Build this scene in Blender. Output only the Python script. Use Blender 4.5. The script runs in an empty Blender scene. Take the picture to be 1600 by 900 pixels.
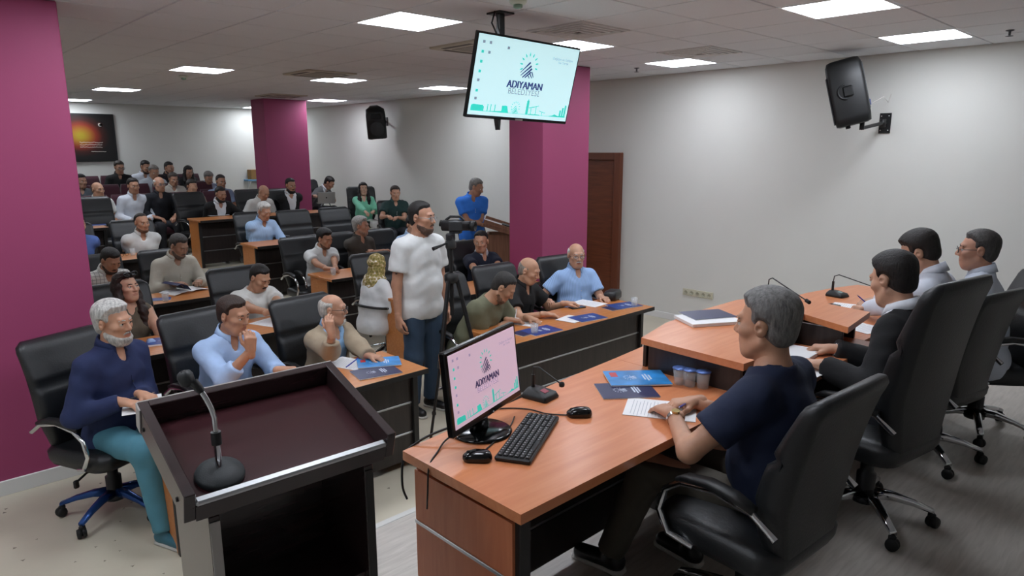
import bpy, math, random
import numpy as np
from mathutils import Vector, Matrix

SC = bpy.context.scene
COL = SC.collection
PI = math.pi
# ------------------------------------------------------------------ camera
CZ = 2.22
_pit, _roll, _yaw = math.radians(11.44), math.radians(-0.13), math.radians(43.6)
_fw = Vector((math.sin(_yaw)*math.cos(_pit), math.cos(_yaw)*math.cos(_pit), -math.sin(_pit)))
_rt = Vector((math.cos(_yaw), -math.sin(_yaw), 0))
_up = _rt.cross(_fw)
_r2 = _rt*math.cos(_roll) + _up*math.sin(_roll)
_u2 = -_rt*math.sin(_roll) + _up*math.cos(_roll)
cam_data = bpy.data.cameras.new('camera')
cam_data.sensor_width = 36.0
cam_data.lens = 24.0
cam_data.clip_start = 0.05
cam = bpy.data.objects.new('camera', cam_data)
COL.objects.link(cam)
m = Matrix((_r2, _u2, -_fw)).transposed().to_4x4()
m.translation = Vector((0, 0, CZ))
cam.matrix_world = m
SC.camera = cam
# ------------------------------------------------------------------ world and exposure
w = bpy.data.worlds.new('world'); SC.world = w; w.use_nodes = True
w.node_tree.nodes['Background'].inputs[0].default_value = (0.75, 0.85, 1.0, 1)
w.node_tree.nodes['Background'].inputs[1].default_value = 0.3
SC.view_settings.view_transform = 'Standard'
SC.view_settings.look = 'None'
SC.view_settings.gamma = 1.0
SC.view_settings.use_curve_mapping = False
SC.view_settings.exposure = 0.82
LAMP_STRENGTH = 11

# ------------------------------------------------------------------ materials
def lin(h):
    h = h.lstrip('#')
    c = [int(h[i:i+2], 16)/255 for i in (0, 2, 4)]
    return tuple((v/12.92 if v <= .04045 else ((v+.055)/1.055)**2.4) for v in c) + (1,)
MATS = {}
def mat(name, col, rough=.5, metal=0, bump=0, bscale=40, var=0, vscale=6, emit=0, spec=.5, coat=0, stretch=None, trans=0, sheen=0):
    if name in MATS: return MATS[name]
    M = bpy.data.materials.new(name); M.use_nodes = True
    nt = M.node_tree; N = nt.nodes; b = N['Principled BSDF']
    c = lin(col) if isinstance(col, str) else tuple(col)
    b.inputs['Base Color'].default_value = c
    b.inputs['Roughness'].default_value = rough
    b.inputs['Metallic'].default_value = metal
    b.inputs['Specular IOR Level'].default_value = spec
    if coat: b.inputs['Coat Weight'].default_value = coat; b.inputs['Coat Roughness'].default_value = .15
    if trans: b.inputs['Alpha'].default_value = 1-trans
    if sheen: b.inputs['Sheen Weight'].default_value = sheen
    if emit:
        b.inputs['Emission Color'].default_value = c
        b.inputs['Emission Strength'].default_value = emit
    if bump or var:
        tc = N.new('ShaderNodeTexCoord'); mp = N.new('ShaderNodeMapping')
        nt.links.new(tc.outputs['Object'], mp.inputs[0])
        if stretch: mp.inputs['Scale'].default_value = stretch
    if var:
        nz = N.new('ShaderNodeTexNoise'); nz.inputs['Scale'].default_value = vscale; nz.inputs['Detail'].default_value = 5
        nt.links.new(mp.outputs[0], nz.inputs[0])
        rp = N.new('ShaderNodeValToRGB')
        rp.color_ramp.elements[0].position = .3; rp.color_ramp.elements[1].position = .7
        rp.color_ramp.elements[0].color = tuple(v*(1-var) for v in c[:3]) + (1,)
        rp.color_ramp.elements[1].color = tuple(min(1, v*(1+var)) for v in c[:3]) + (1,)
        nt.links.new(nz.outputs[0], rp.inputs[0]); nt.links.new(rp.outputs[0], b.inputs['Base Color'])
    if bump:
        nb_ = N.new('ShaderNodeTexNoise'); nb_.inputs['Scale'].default_value = bscale; nb_.inputs['Detail'].default_value = 4
        nt.links.new(mp.outputs[0], nb_.inputs[0])
        bp = N.new('ShaderNodeBump'); bp.inputs['Strength'].default_value = bump; bp.inputs['Distance'].default_value = .01
        nt.links.new(nb_.outputs[0], bp.inputs['Height']); nt.links.new(bp.outputs[0], b.inputs['Normal'])
    MATS[name] = M
    return M

def ramp_mat(name, stops, scale, stretch, rough=.4, bump=.05, detail=6, coat=0, spec=.5):
    """wood-like: stretched noise through a colour ramp"""
    M = bpy.data.materials.new(name); M.use_nodes = True
    nt = M.node_tree; N = nt.nodes; b = N['Principled BSDF']
    tc = N.new('ShaderNodeTexCoord'); mp = N.new('ShaderNodeMapping'); mp.inputs['Scale'].default_value = stretch
    nt.links.new(tc.outputs['Object'], mp.inputs[0])
    nz = N.new('ShaderNodeTexNoise'); nz.inputs['Scale'].default_value = scale; nz.inputs['Detail'].default_value = detail
    nz.inputs['Distortion'].default_value = .6
    nt.links.new(mp.outputs[0], nz.inputs[0])
    rp = N.new('ShaderNodeValToRGB')
    e = rp.color_ramp.elements
    e[0].position, e[0].color = stops[0][0], lin(stops[0][1])
    e[1].position, e[1].color = stops[-1][0], lin(stops[-1][1])
    for p, c in stops[1:-1]:
        x = e.new(p); x.color = lin(c)
    nt.links.new(nz.outputs[0], rp.inputs[0]); nt.links.new(rp.outputs[0], b.inputs['Base Color'])
    b.inputs['Roughness'].default_value = rough; b.inputs['Specular IOR Level'].default_value = spec
    if coat: b.inputs['Coat Weight'].default_value = coat; b.inputs['Coat Roughness'].default_value = .2
    if bump:
        bp = N.new('ShaderNodeBump'); bp.inputs['Strength'].default_value = bump; bp.inputs['Distance'].default_value = .005
        nt.links.new(nz.outputs[0], bp.inputs['Height']); nt.links.new(bp.outputs[0], b.inputs['Normal'])
    MATS[name] = M
    return M

WALL = mat('wall_paint', '#d6d6d0', .75, bump=.04, bscale=120, var=.015, vscale=1.2)
MAGENTA = mat('magenta_paint', '#9d4069', .6, bump=.05, bscale=150)
BASEW = mat('baseboard_white', '#dcdcda', .5)
TILE = mat('ceiling_tile', '#dddfe2', .9, bump=.25, bscale=220, var=.03, vscale=90)
CEILBACK = mat('ceiling_shadow_gap', '#6b6964', .9)
FLOOR = mat('floor_vinyl', '#c6bfac', .4, bump=.02, bscale=60, var=.08, vscale=1.7, spec=.4)
STAGE = ramp_mat('stage_laminate', [(.25, '#a8a29a'), (.5, '#b8b2aa'), (.8, '#c6c0b8')], 5, (1.0, 9, 1), .35, .02)
LAMP = mat('lamp_panel', '#eef4ff', .5, emit=LAMP_STRENGTH)
LFRAME = mat('lamp_frame', '#e8e8e8', .4)
BEECH = ramp_mat('beech_laminate', [(.2, '#b36a35'), (.5, '#c07a41'), (.8, '#cb8850')], 3, (1.2, 14, 14), .32, .02)
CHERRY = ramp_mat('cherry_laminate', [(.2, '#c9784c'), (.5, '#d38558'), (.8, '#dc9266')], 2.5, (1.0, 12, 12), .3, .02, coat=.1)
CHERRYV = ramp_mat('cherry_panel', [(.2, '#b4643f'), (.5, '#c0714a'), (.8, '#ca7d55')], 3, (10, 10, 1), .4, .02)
WENGE = ramp_mat('wenge_laminate', [(.25, '#1d1816'), (.55, '#2b2422'), (.85, '#362d2a')], 3, (14, 14, 1.2), .35, .03)
LECTW = ramp_mat('lectern_wenge', [(.25, '#241a1a'), (.55, '#2f2223'), (.85, '#3b2c2c')], 3, (2, 14, 14), .25, .03, coat=.3)
LECTIN = ramp_mat('lectern_mahogany', [(.25, '#341a1d'), (.55, '#3b1e22'), (.85, '#422428')], 3, (2, 14, 14), .2, .02, coat=.4)
DOORW = ramp_mat('door_wood', [(.2, '#5a2f1c'), (.5, '#6d3a22'), (.8, '#7d4629')], 3, (1, 1.2, 14), .4, .02)
WALNUT = ramp_mat('walnut', [(.2, '#6a4836'), (.5, '#7f5a45'), (.8, '#926b54')], 3, (14, 14, 1), .4, .02)
EDGEB = mat('black_edge', '#1c1a19', .45)
CHROME = mat('chrome', '#d5d7da', .12, 1)
BRUSHED = mat('brushed_alu', '#b9bbbd', .35, 1)
LEATHER = mat('black_leather', '#17191b', .42, bump=.12, bscale=90, spec=.5)
BLACKP = mat('black_plastic', '#141516', .45)
DARKP = mat('dark_grey_plastic', '#2a2c2e', .5)
GLOSSB = mat('gloss_black', '#0c0d0e', .15)
RUBBER = mat('rubber', '#0f0f10', .7)
GREYM = mat('grey_metal', '#6d6f72', .4, .8)
PAPER = mat('paper', '#e9e9ea', .7)
BLUECOV = mat('cover_blue', '#1f3f86', .35, var=.35, vscale=9)
NAVYCOV = mat('cover_navy', '#1c2450', .35)
CYANCOV = mat('cover_cyan', '#2f86c9', .35, var=.4, vscale=7)
REDCOV = mat('cover_red', '#c03a3f', .4)
VELVET = mat('burgundy_velvet', '#3c0f20', .85, bump=.1, bscale=200, sheen=.3)
GLASS = mat('clear_glass', '#eef4f6', .05, trans=.75, spec=.8)
CARDB = mat('cardboard', '#9a7748', .8)
TEALS = mat('screen_teal', '#2fb9ad', .6, emit=.5)
NAVYS = mat('screen_navy', '#2d3f7c', .6, emit=.3)
VIOLS = mat('screen_violet', '#3d2f66', .6, emit=.15)
GREYS = mat('screen_grey', '#7f8fa0', .6, emit=.35)
SCRN = mat('screen_pale_cyan', '#c4e9ee', .4, emit=.4)
SCRNP = mat('screen_pale_pink', '#d5b9cb', .4, emit=.34)

# ------------------------------------------------------------------ mesh helpers
def RZ(a): return np.array([[math.cos(a), -math.sin(a), 0], [math.sin(a), math.cos(a), 0], [0, 0, 1]])
def RX(a): return np.array([[1, 0, 0], [0, math.cos(a), -math.sin(a)], [0, math.sin(a), math.cos(a)]])
def RY(a): return np.array([[math.cos(a), 0, math.sin(a)], [0, 1, 0], [-math.sin(a), 0, math.cos(a)]])
I3 = np.eye(3)
def nrm(v):
    v = np.array(v, float); n = np.linalg.norm(v); return v/n if n > 1e-9 else v

class MB:
    def __init__(s): s.v = []; s.f = []; s.sm = []
    def raw(s, v, f, smooth=False):
        o = len(s.v); s.v += [tuple(map(float, q)) for q in v]
        s.f += [tuple(i+o for i in q) for q in f]; s.sm += [smooth]*len(f); return s
    def box(s, c, size, ch=.004, R=None):
        """chamfered box"""
        hx, hy, hz = [q/2 for q in size]; ch = min(ch, hx*.9, hy*.9, hz*.9)
        V = []; idx = {}
        for sx in (-1, 1):
            for sy in (-1, 1):
                for sz in (-1, 1):
                    for a in range(3):
                        p = [sx*(hx-ch), sy*(hy-ch), sz*(hz-ch)]; p[a] = [sx*hx, sy*hy, sz*hz][a]
                        idx[sx, sy, sz, a] = len(V); V.append(p)
        F = []
        S = (-1, 1)
        for a in range(3):
            b, c2 = (a+1) % 3, (a+2) % 3
            for sa in S:
                q = []
                for sb, sc in ((-1, -1), (1, -1), (1, 1), (-1, 1)):
                    k = [0, 0, 0]; k[a] = sa; k[b] = sb; k[c2] = sc; q.append(idx[k[0], k[1], k[2], a])
                F.append(q if sa > 0 else q[::-1])
            for sb in S:            # edges along axis a
                for sc in S:
                    q = []
                    for sa, ax in ((-1, b), (1, b), (1, c2), (-1, c2)):
                        k = [0, 0, 0]; k[a] = sa; k[b] = sb; k[c2] = sc; q.append(idx[k[0], k[1], k[2], ax])
                    F.append(q if sb*sc < 0 else q[::-1])
        for sx in S:
            for sy in S:
                for sz in S:
                    q = [idx[sx, sy, sz, a] for a in range(3)]
                    F.append(q if sx*sy*sz > 0 else q[::-1])
        V = np.array(V)
        if R is not None: V = V @ np.array(R).T
        return s.raw(V + np.array(c), F)
    def tube(s, pts, r, n=10, cap=True, smooth=True):
        pts = [np.array(p, float) for p in pts]; m_ = len(pts)
        rs = [r]*m_ if np.isscalar(r) else list(r)
        V = []; up = None
        for i, p in enumerate(pts):
            d = nrm(pts[min(i+1, m_-1)] - pts[max(i-1, 0)])
            if up is None:
                up = np.array([0, 0, 1.]) if abs(d[2]) < .9 else np.array([1., 0, 0])
            a = nrm(np.cross(d, up)); b = np.cross(a, d); up = b
            for k in range(n):
                t = 2*PI*k/n; V.append(p + rs[i]*(a*math.cos(t) + b*math.sin(t)))
        F = []
        for i in range(m_-1):
            for k in range(n):
                k2 = (k+1) % n; F.append((i*n+k, i*n+k2, (i+1)*n+k2, (i+1)*n+k))
        s.raw(V, F, smooth)
        if cap:
            s.raw(V[:n], [tuple(range(n))]); s.raw(V[-n:], [tuple(range(n))[::-1]])
        return s
    def lathe(s, prof, c=(0, 0, 0), n=24, R=None, smooth=True):
        V = []; F = []; m_ = len(prof)
        for r, z in prof:
            for k in range(n):
                t = 2*PI*k/n; V.append((r*math.cos(t), r*math.sin(t), z))
        for i in range(m_-1):
            for k in range(n):
                k2 = (k+1) % n; F.append((i*n+k, i*n+k2, (i+1)*n+k2, (i+1)*n+k))
        if prof[0][0] > 1e-5: F.append(tuple(range(n))[::-1])
        if prof[-1][0] > 1e-5: F.append(tuple((m_-1)*n+k for k in range(n)))
        V = np.array(V)
        if R is not None: V = V @ np.array(R).T
        return s.raw(V + np.array(c), F, smooth)
    def prism(s, poly, z0, z1, R=None, c=(0, 0, 0)):
        """polygon (counter-clockwise, xy) extruded from z0 to z1"""
        n = len(poly)
        V = [(x, y, z0) for x, y in poly] + [(x, y, z1) for x, y in poly]
        F = [tuple(range(n))[::-1], tuple(range(n, 2*n))] + [(k, (k+1) % n, n+(k+1) % n, n+k) for k in range(n)]
        V = np.array(V, float)
        if R is not None: V = V @ np.array(R).T
        return s.raw(V + np.array(c), F)
    def loft(s, rings, smooth=True, cap=True):
        n = len(rings[0]); V = [p for r in rings for p in r]; F = []
        for i in range(len(rings)-1):
            for k in range(n):
                k2 = (k+1) % n; F.append((i*n+k, i*n+k2, (i+1)*n+k2, (i+1)*n+k))
        if cap:
            F.append(tuple(range(n))[::-1]); F.append(tuple((len(rings)-1)*n+k for k in range(n)))
        return s.raw(V, F, smooth)
    def mesh(s, name):
        me = bpy.data.meshes.new(name); me.from_pydata(s.v, [], s.f)
        me.polygons.foreach_set('use_smooth', s.sm); me.update(); return me
    def build(s, name, m_, parent=None, loc=None, kind=None, label=None):
        o = bpy.data.objects.new(name, s.mesh(name)); COL.objects.link(o)
        o.data.materials.append(m_)
        if parent: o.parent = parent
        if loc is not None: o.location = loc
        if kind: o['kind'] = kind
        if label: o['label'] = label
        return o
def thing(name, label, cat, loc=(0, 0, 0), rz=0, group=None):
    o = bpy.data.objects.new(name, None); COL.objects.link(o)
    o.location = loc; o.rotation_euler = (0, 0, rz); o.empty_display_size = .1
    return tag(o, label, cat, group)
def tag(o, label, cat, group=None):
    o['label'] = label; o['category'] = cat
    if group: o['group'] = group
    return o
def copy_tree(o, parent=None):
    c = o.copy(); COL.objects.link(c)
    if parent: c.parent = parent
    for ch in list(o.children): copy_tree(ch, c)
    return c
def rrect(w, d, r, n=5, y0=0):
    """rounded rectangle ring points (xy)"""
    P = []
    for cx, cy, a0 in ((w/2-r, d/2-r, 0), (-w/2+r, d/2-r, 90), (-w/2+r, -d/2+r, 180), (w/2-r, -d/2+r, 270)):
        for k in range(n):
            a = math.radians(a0 + 90*k/(n-1)); P.append((cx + r*math.cos(a), cy + r*math.sin(a) + y0))
    return P
def px_of(P):
    d = Vector(P) - Vector((0, 0, CZ)); z = d.dot(_fw)
    if z < .05: return None
    return 800 + 1066.7*d.dot(_r2)/z, 450 - 1066.7*d.dot(_u2)/z, z
def ray_y(x, y, Y):
    d = _fw*1066.7 + _r2*(x-800) - _u2*(y-450); t = Y/d.y
    return np.array([d.x*t, Y, CZ + d.z*t])
def ray_z(x, y, Z):
    d = _fw*1066.7 + _r2*(x-800) - _u2*(y-450); t = (Z-CZ)/d.z
    return np.array([d.x*t, d.y*t, Z])
# ------------------------------------------------------------------ room shell
H = 3.15
XR, XL, YB, YF = 7.62, -1.5, 15.8, -2.5
PLZ, PLY = .38, 2.73
def struct(name, mb, m_, parent=None):
    o = mb.build(name, m_, parent)
    if not parent: o['kind'] = 'structure'
    return o
def slab(x0, x1, y0, y1, z0, z1, ch=.003):
    return MB().box(((x0+x1)/2, (y0+y1)/2, (z0+z1)/2), (x1-x0, y1-y0, z1-z0), ch)
fl = struct('floor', slab(XL, XR, PLY-.3, YB, -.12, 0), FLOOR)
# scuff marks on the vinyl: small dark flakes lying on the floor
random.seed(4)
sm = MB()
for i in range(46):
    x, y = random.uniform(.3, 2.4), random.uniform(3.5, 5.2)
    a = random.uniform(0, 6); l = random.uniform(.004, .013); q = random.uniform(.3, .6)
    P = [(x + l*math.cos(a+t)*(1 if k % 2 else q), y + l*math.sin(a+t)*(1 if k % 2 else q)) for k, t in enumerate(np.linspace(0, 2*PI, 7)[:-1])]
    sm.prism(P, 0, .0008)
o = sm.build('scuff_flakes', mat('scuff', '#7b7365', .7), fl); o['kind'] = 'stuff'
st = struct('floor_stage', slab(XL, XR, YF, PLY, -.12, PLZ), STAGE)
slab(XL, XR, PLY-.035, PLY+.006, PLZ-.03, PLZ+.004).build('stage_nosing', mat('nosing', '#cfcfcb', .4, .3), st)
TIERS = [(8.55, .20), (10.45, .42), (11.95, .50), (13.2, .62), (14.35, .74)]
for i, (y0, z) in enumerate(TIERS):
    y1 = TIERS[i+1][0] if i < len(TIERS)-1 else YB
    t = struct('floor_tier', slab(XL, XR, y0, y1, -.1, z), FLOOR)
    slab(XL, XR, y0-.006, y0+.03, z-.03, z+.003).build('tier_nosing', MATS['nosing'], t)
def floor_z(x, y):
    if y < PLY: return PLZ
    z = 0
    for y0, zz in TIERS:
        if y >= y0: z = zz
    return z
struct('wall_right', slab(XR, XR+.15, YF, YB, -.1, H+.2), WALL)
struct('wall_back', slab(XL, XR+.15, YB, YB+.15, -.1, H+.2), WALL)
struct('wall_left', slab(XL-.15, XL, YF, YB, -.1, H+.2), WALL)
struct('wall_front', slab(XL, XR, YF-.15, YF, -.1, H+.2), WALL)
struct('baseboard_right', slab(XR-.015, XR, PLY, 5.7, 0, .085), BASEW)
struct('baseboard_right', slab(XR-.015, XR, 6.92, 8.5, 0, .085), BASEW)
struct('baseboard_right', slab(XR-.015, XR, YF, PLY, PLZ, PLZ+.085), BASEW)
struct('baseboard_back', slab(XL, XR, YB-.015, YB, .74, .83), BASEW)
# pillars
def pillar(x0, x1, y0, y1):
    p = struct('pillar', slab(x0, x1, y0, y1, 0, H-.003, .006), MAGENTA)
    return p
pl1 = pillar(.12, 1.08, 5.30, 5.85)
slab(.105, 1.095, 5.285, 5.865, 0, .10).build('plinth', BASEW, pl1)
pillar(5.52, 6.30, 5.30, 5.84)
pillar(5.58, 6.42, 12.40, 12.95)
# door in the right wall
d = slab(XR-.03, XR-.004, 5.90, 6.80, 0, 2.09).build('door_1', DOORW); d['kind'] = 'structure'
fr = MB().box((XR-.035, 5.85, 1.09), (.07, .11, 2.18), .006).box((XR-.035, 6.85, 1.09), (.07, .11, 2.18), .006)
fr.box((XR-.035, 6.35, 2.13), (.07, .89, .10), .006)
fr.build('door_frame', mat('door_casing', '#6b3a24', .4, var=.1, vscale=8, stretch=(8, 8, 1)), d)
MB().box((XR-.05, 6.71, 1.02), (.01, .045, .18), .004).tube([(XR-.05, 6.71, 1.05), (XR-.09, 6.71, 1.05), (XR-.09, 6.60, 1.05)], .009, 8).build('door_handle', CHROME, d)

# ------------------------------------------------------------------ ceiling with its tiles, one by one
ce = struct('ceiling', slab(XL, XR, YF, YB, H+.012, H+.2), CEILBACK)
LIGHTS = [(3.144, 4.392), (4.944, 4.392), (6.744, 4.392), (4.944, 1.992), (6.744, 1.992), (3.144, 8.592), (4.944, 8.592), (6.744, 8.592),
          (3.144, 12.192), (6.744, 12.192), (3.144, 15.192), (6.744, 15.192), (3.144, 1.992), (1.344, 1.992), (1.344, 4.392), (1.344, 8.592), (1.344, 12.192), (-.456, 1.992), (-.456, 4.392)]  # also holds unseen panels added to brighten the room
VENTS = [(4.344, 3.792), (6.144, 3.792)]
ACS = [(4.344, 4.992), (4.344, 7.992), (5.544, 11.592)]
taken = set((round(x, 2), round(y, 2)) for x, y in LIGHTS + VENTS + ACS)
def tile_mesh(w_, d_):
    mb = MB(); c = .006
    V = [(-w_/2, -d_/2, .012), (w_/2, -d_/2, .012), (w_/2, d_/2, .012), (-w_/2, d_/2, .012),
         (-w_/2+c, -d_/2+c, 0), (w_/2-c, -d_/2+c, 0), (w_/2-c, d_/2-c, 0), (-w_/2+c, d_/2-c, 0)]
    mb.raw(V, [(0, 1, 2, 3), (7, 6, 5, 4), (1, 0, 4, 5), (2, 1, 5, 6), (3, 2, 6, 7), (0, 3, 7, 4)])
    me = mb.mesh('ceiling_tile'); me.materials.append(TILE); return me
TM = {}
cells = []
for i in range(-9, 9):
    for j in range(-12, 21):
        cx, cy = 3.144 + .6*i, 4.392 + .6*j
        if (round(cx, 2), round(cy, 2)) in taken: continue
        x0, x1, y0, y1 = max(cx-.3, XL), min(cx+.3, XR), max(cy-.3, YF), min(cy+.3, YB)
        if x1-x0 < .05 or y1-y0 < .05: continue
        c = ((x0+x1)/2, (y0+y1)/2, x1-x0, y1-y0)
        q = px_of((c[0], c[1], H))
        vis = q is not None and -60 < q[0] < 1660 and -60 < q[1] < 200
        cells.append((0 if vis else 1, q[2] if q else 99, c))
cells.sort(key=lambda t: t[:2])
rest = MB()
for n, (v, z, c) in enumerate(cells):
    if v == 0 and n < 300:
        k = (round(c[2], 3), round(c[3], 3))
        if k not in TM: TM[k] = tile_mesh(c[2]-.007, c[3]-.007)
        o = bpy.data.objects.new('ceiling_tile', TM[k]); COL.objects.link(o); o.parent = ce
        o.location = (c[0], c[1], H)
    else:
        rest.box((c[0], c[1], H+.006), (c[2]-.007, c[3]-.007, .012), .003)
o = rest.build('ceiling_tiles_beyond', TILE, ce); o['kind'] = 'stuff'
# lamps
def ceil_lamp(x, y, label):
    t = thing('ceiling_lamp', label, 'lamp', (x, y, H), 0, 'square panel lamps in the ceiling')
    MB().box((0, 0, .001), (.557, .557, .004), .001).build('diffuser', LAMP, t)
    f = MB()
    for a, b, sx, sy in ((0, .288, .596, .02), (0, -.288, .596, .02), (.288, 0, .02, .556), (-.288, 0, .02, .556)):
        f.box((a, b, .002), (sx, sy, .012), .002)
    f.build('frame', LFRAME, t)
    return t
LL = {(3.144, 4.392): 'square ceiling lamp just left of the hanging television', (4.944, 4.392): 'square ceiling lamp right behind the top of the television',
      (6.744, 4.392): 'square ceiling lamp between television and black wall speaker', (4.944, 1.992): 'largest square ceiling lamp at the top edge of the picture',
      (6.744, 1.992): 'square ceiling lamp right of the black wall speaker', (3.144, 8.592): 'square ceiling lamp above the smoke detector on the left',
      (4.944, 8.592): 'square ceiling lamp beside the middle air conditioner grille', (6.744, 8.592): 'square ceiling lamp close to the left edge of the television',
      (3.144, 12.192): 'square ceiling lamp in front of the framed picture at left', (6.744, 12.192): 'square ceiling lamp just right of the far magenta pillar',
      (3.144, 15.192): 'farthest ceiling lamp, half hidden by the left magenta pillar', (6.744, 15.192): 'farthest ceiling lamp, half hidden by the far magenta pillar'}
ADDED = {(-.456, 1.992): 'added ceiling lamp left of the lectern, outside the picture', (-.456, 4.392): 'added ceiling lamp before the left pillar, outside the picture', (3.144, 1.992): 'added ceiling lamp over the presiding desk, above the picture edge', (1.344, 1.992): 'added ceiling lamp over the dark lectern, above the picture', (1.344, 4.392): 'added ceiling lamp over the front left desk, above the picture', (1.344, 8.592): 'added ceiling lamp hidden behind the left magenta pillar',
       (1.344, 12.192): 'added farther ceiling lamp left of the left pillar, outside the picture', (3.144, -.408): 'ceiling lamp behind the camera in the middle', (4.944, -.408): 'ceiling lamp behind the chairs at the right, outside the picture', (1.344, -.408): 'ceiling lamp behind the camera at the left'}  # unseen lamps on the same spacing, added for the light they give
for p in LIGHTS:
    ceil_lamp(*p, LL.get(p) or ADDED[p])
def vent(x, y, label):
    t = thing('ceiling_vent', label, 'vent', (x, y, H), 0, 'square louvred ceiling vents')
    MB().box((0, 0, .010), (.59, .59, .004), .001).build('backing', CEILBACK, t)
    for k in range(5):
        r = .285 - k*.055; f = MB()
        for a, b, sx, sy in ((0, r, 2*r+.02, .02), (0, -r, 2*r+.02, .02), (r, 0, .02, 2*r-.02), (-r, 0, .02, 2*r-.02)):
            f.box((a, b, -.002 - .003*k), (sx, sy, .016), .002)
        f.build('louvre_ring', mat('vent_white', '#e2e1de', .6), t)
vent(*VENTS[0], 'square louvred vent just behind the hanging television')
vent(*VENTS[1], 'square louvred vent beside the lamp near the right wall')
def cassette(x, y, label):
    t = thing('air_conditioner', label, 'air conditioner', (x, y, H), 0, 'ceiling air conditioners')
    MB().box((0, 0, -.004), (.66, .66, .03), .008).build('panel', mat('ac_cream', '#b7b2a2', .5), t)
    for a in range(4):
        R = RZ(a*PI/2)
        MB().box(R @ np.array((0, .265, -.02)), (.40, .05, .004), .001, R).build('slot', CEILBACK, t)
    MB().box((0, 0, -.02), (.36, .36, .006), .002).build('grille', mat('ac_grille', '#8f8b80', .6), t)
cassette(*ACS[0], 'cream ceiling air conditioner left of the television')
cassette(*ACS[1], 'cream ceiling air conditioner in the middle of the ceiling')
cassette(*ACS[2], 'cream ceiling air conditioner above the far magenta pillar')
def detector(x, y, label):
    t = thing('smoke_detector', label, 'detector', (x, y, H), 0, 'smoke detectors')
    MB().lathe([(.055, 0), (.055, -.015), (.045, -.028)], n=18).build('base', mat('detector', '#c9d2c4', .5), t)
    MB().lathe([(.03, -.028), (.03, -.045), (.018, -.052), (.002, -.053)], n=16).build('sensor', mat('detector_green', '#7f9a86', .4), t)
detector(3.2, 9.38, 'round white smoke detector under the left ceiling lamp')
detector(3.2, 3.3, 'round smoke detector at the top edge in front of television pole')
def sprinkler(x, y, label):
    t = thing('sprinkler', label, 'sprinkler', (x, y, H), 0, 'ceiling sprinklers')
    MB().lathe([(.03, 0), (.03, -.006), (.01, -.012), (.009, -.04)], n=12).build('body', GREYM, t)
    MB().lathe([(.028, -.045), (.028, -.048), (.002, -.05)], n=12).build('deflector', GREYM, t)
sprinkler(6.86, 1.42, 'small sprinkler in the ceiling at the far right')
sprinkler(6.76, 4.99, 'small sprinkler in the ceiling between pillar and right lamp')

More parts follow.
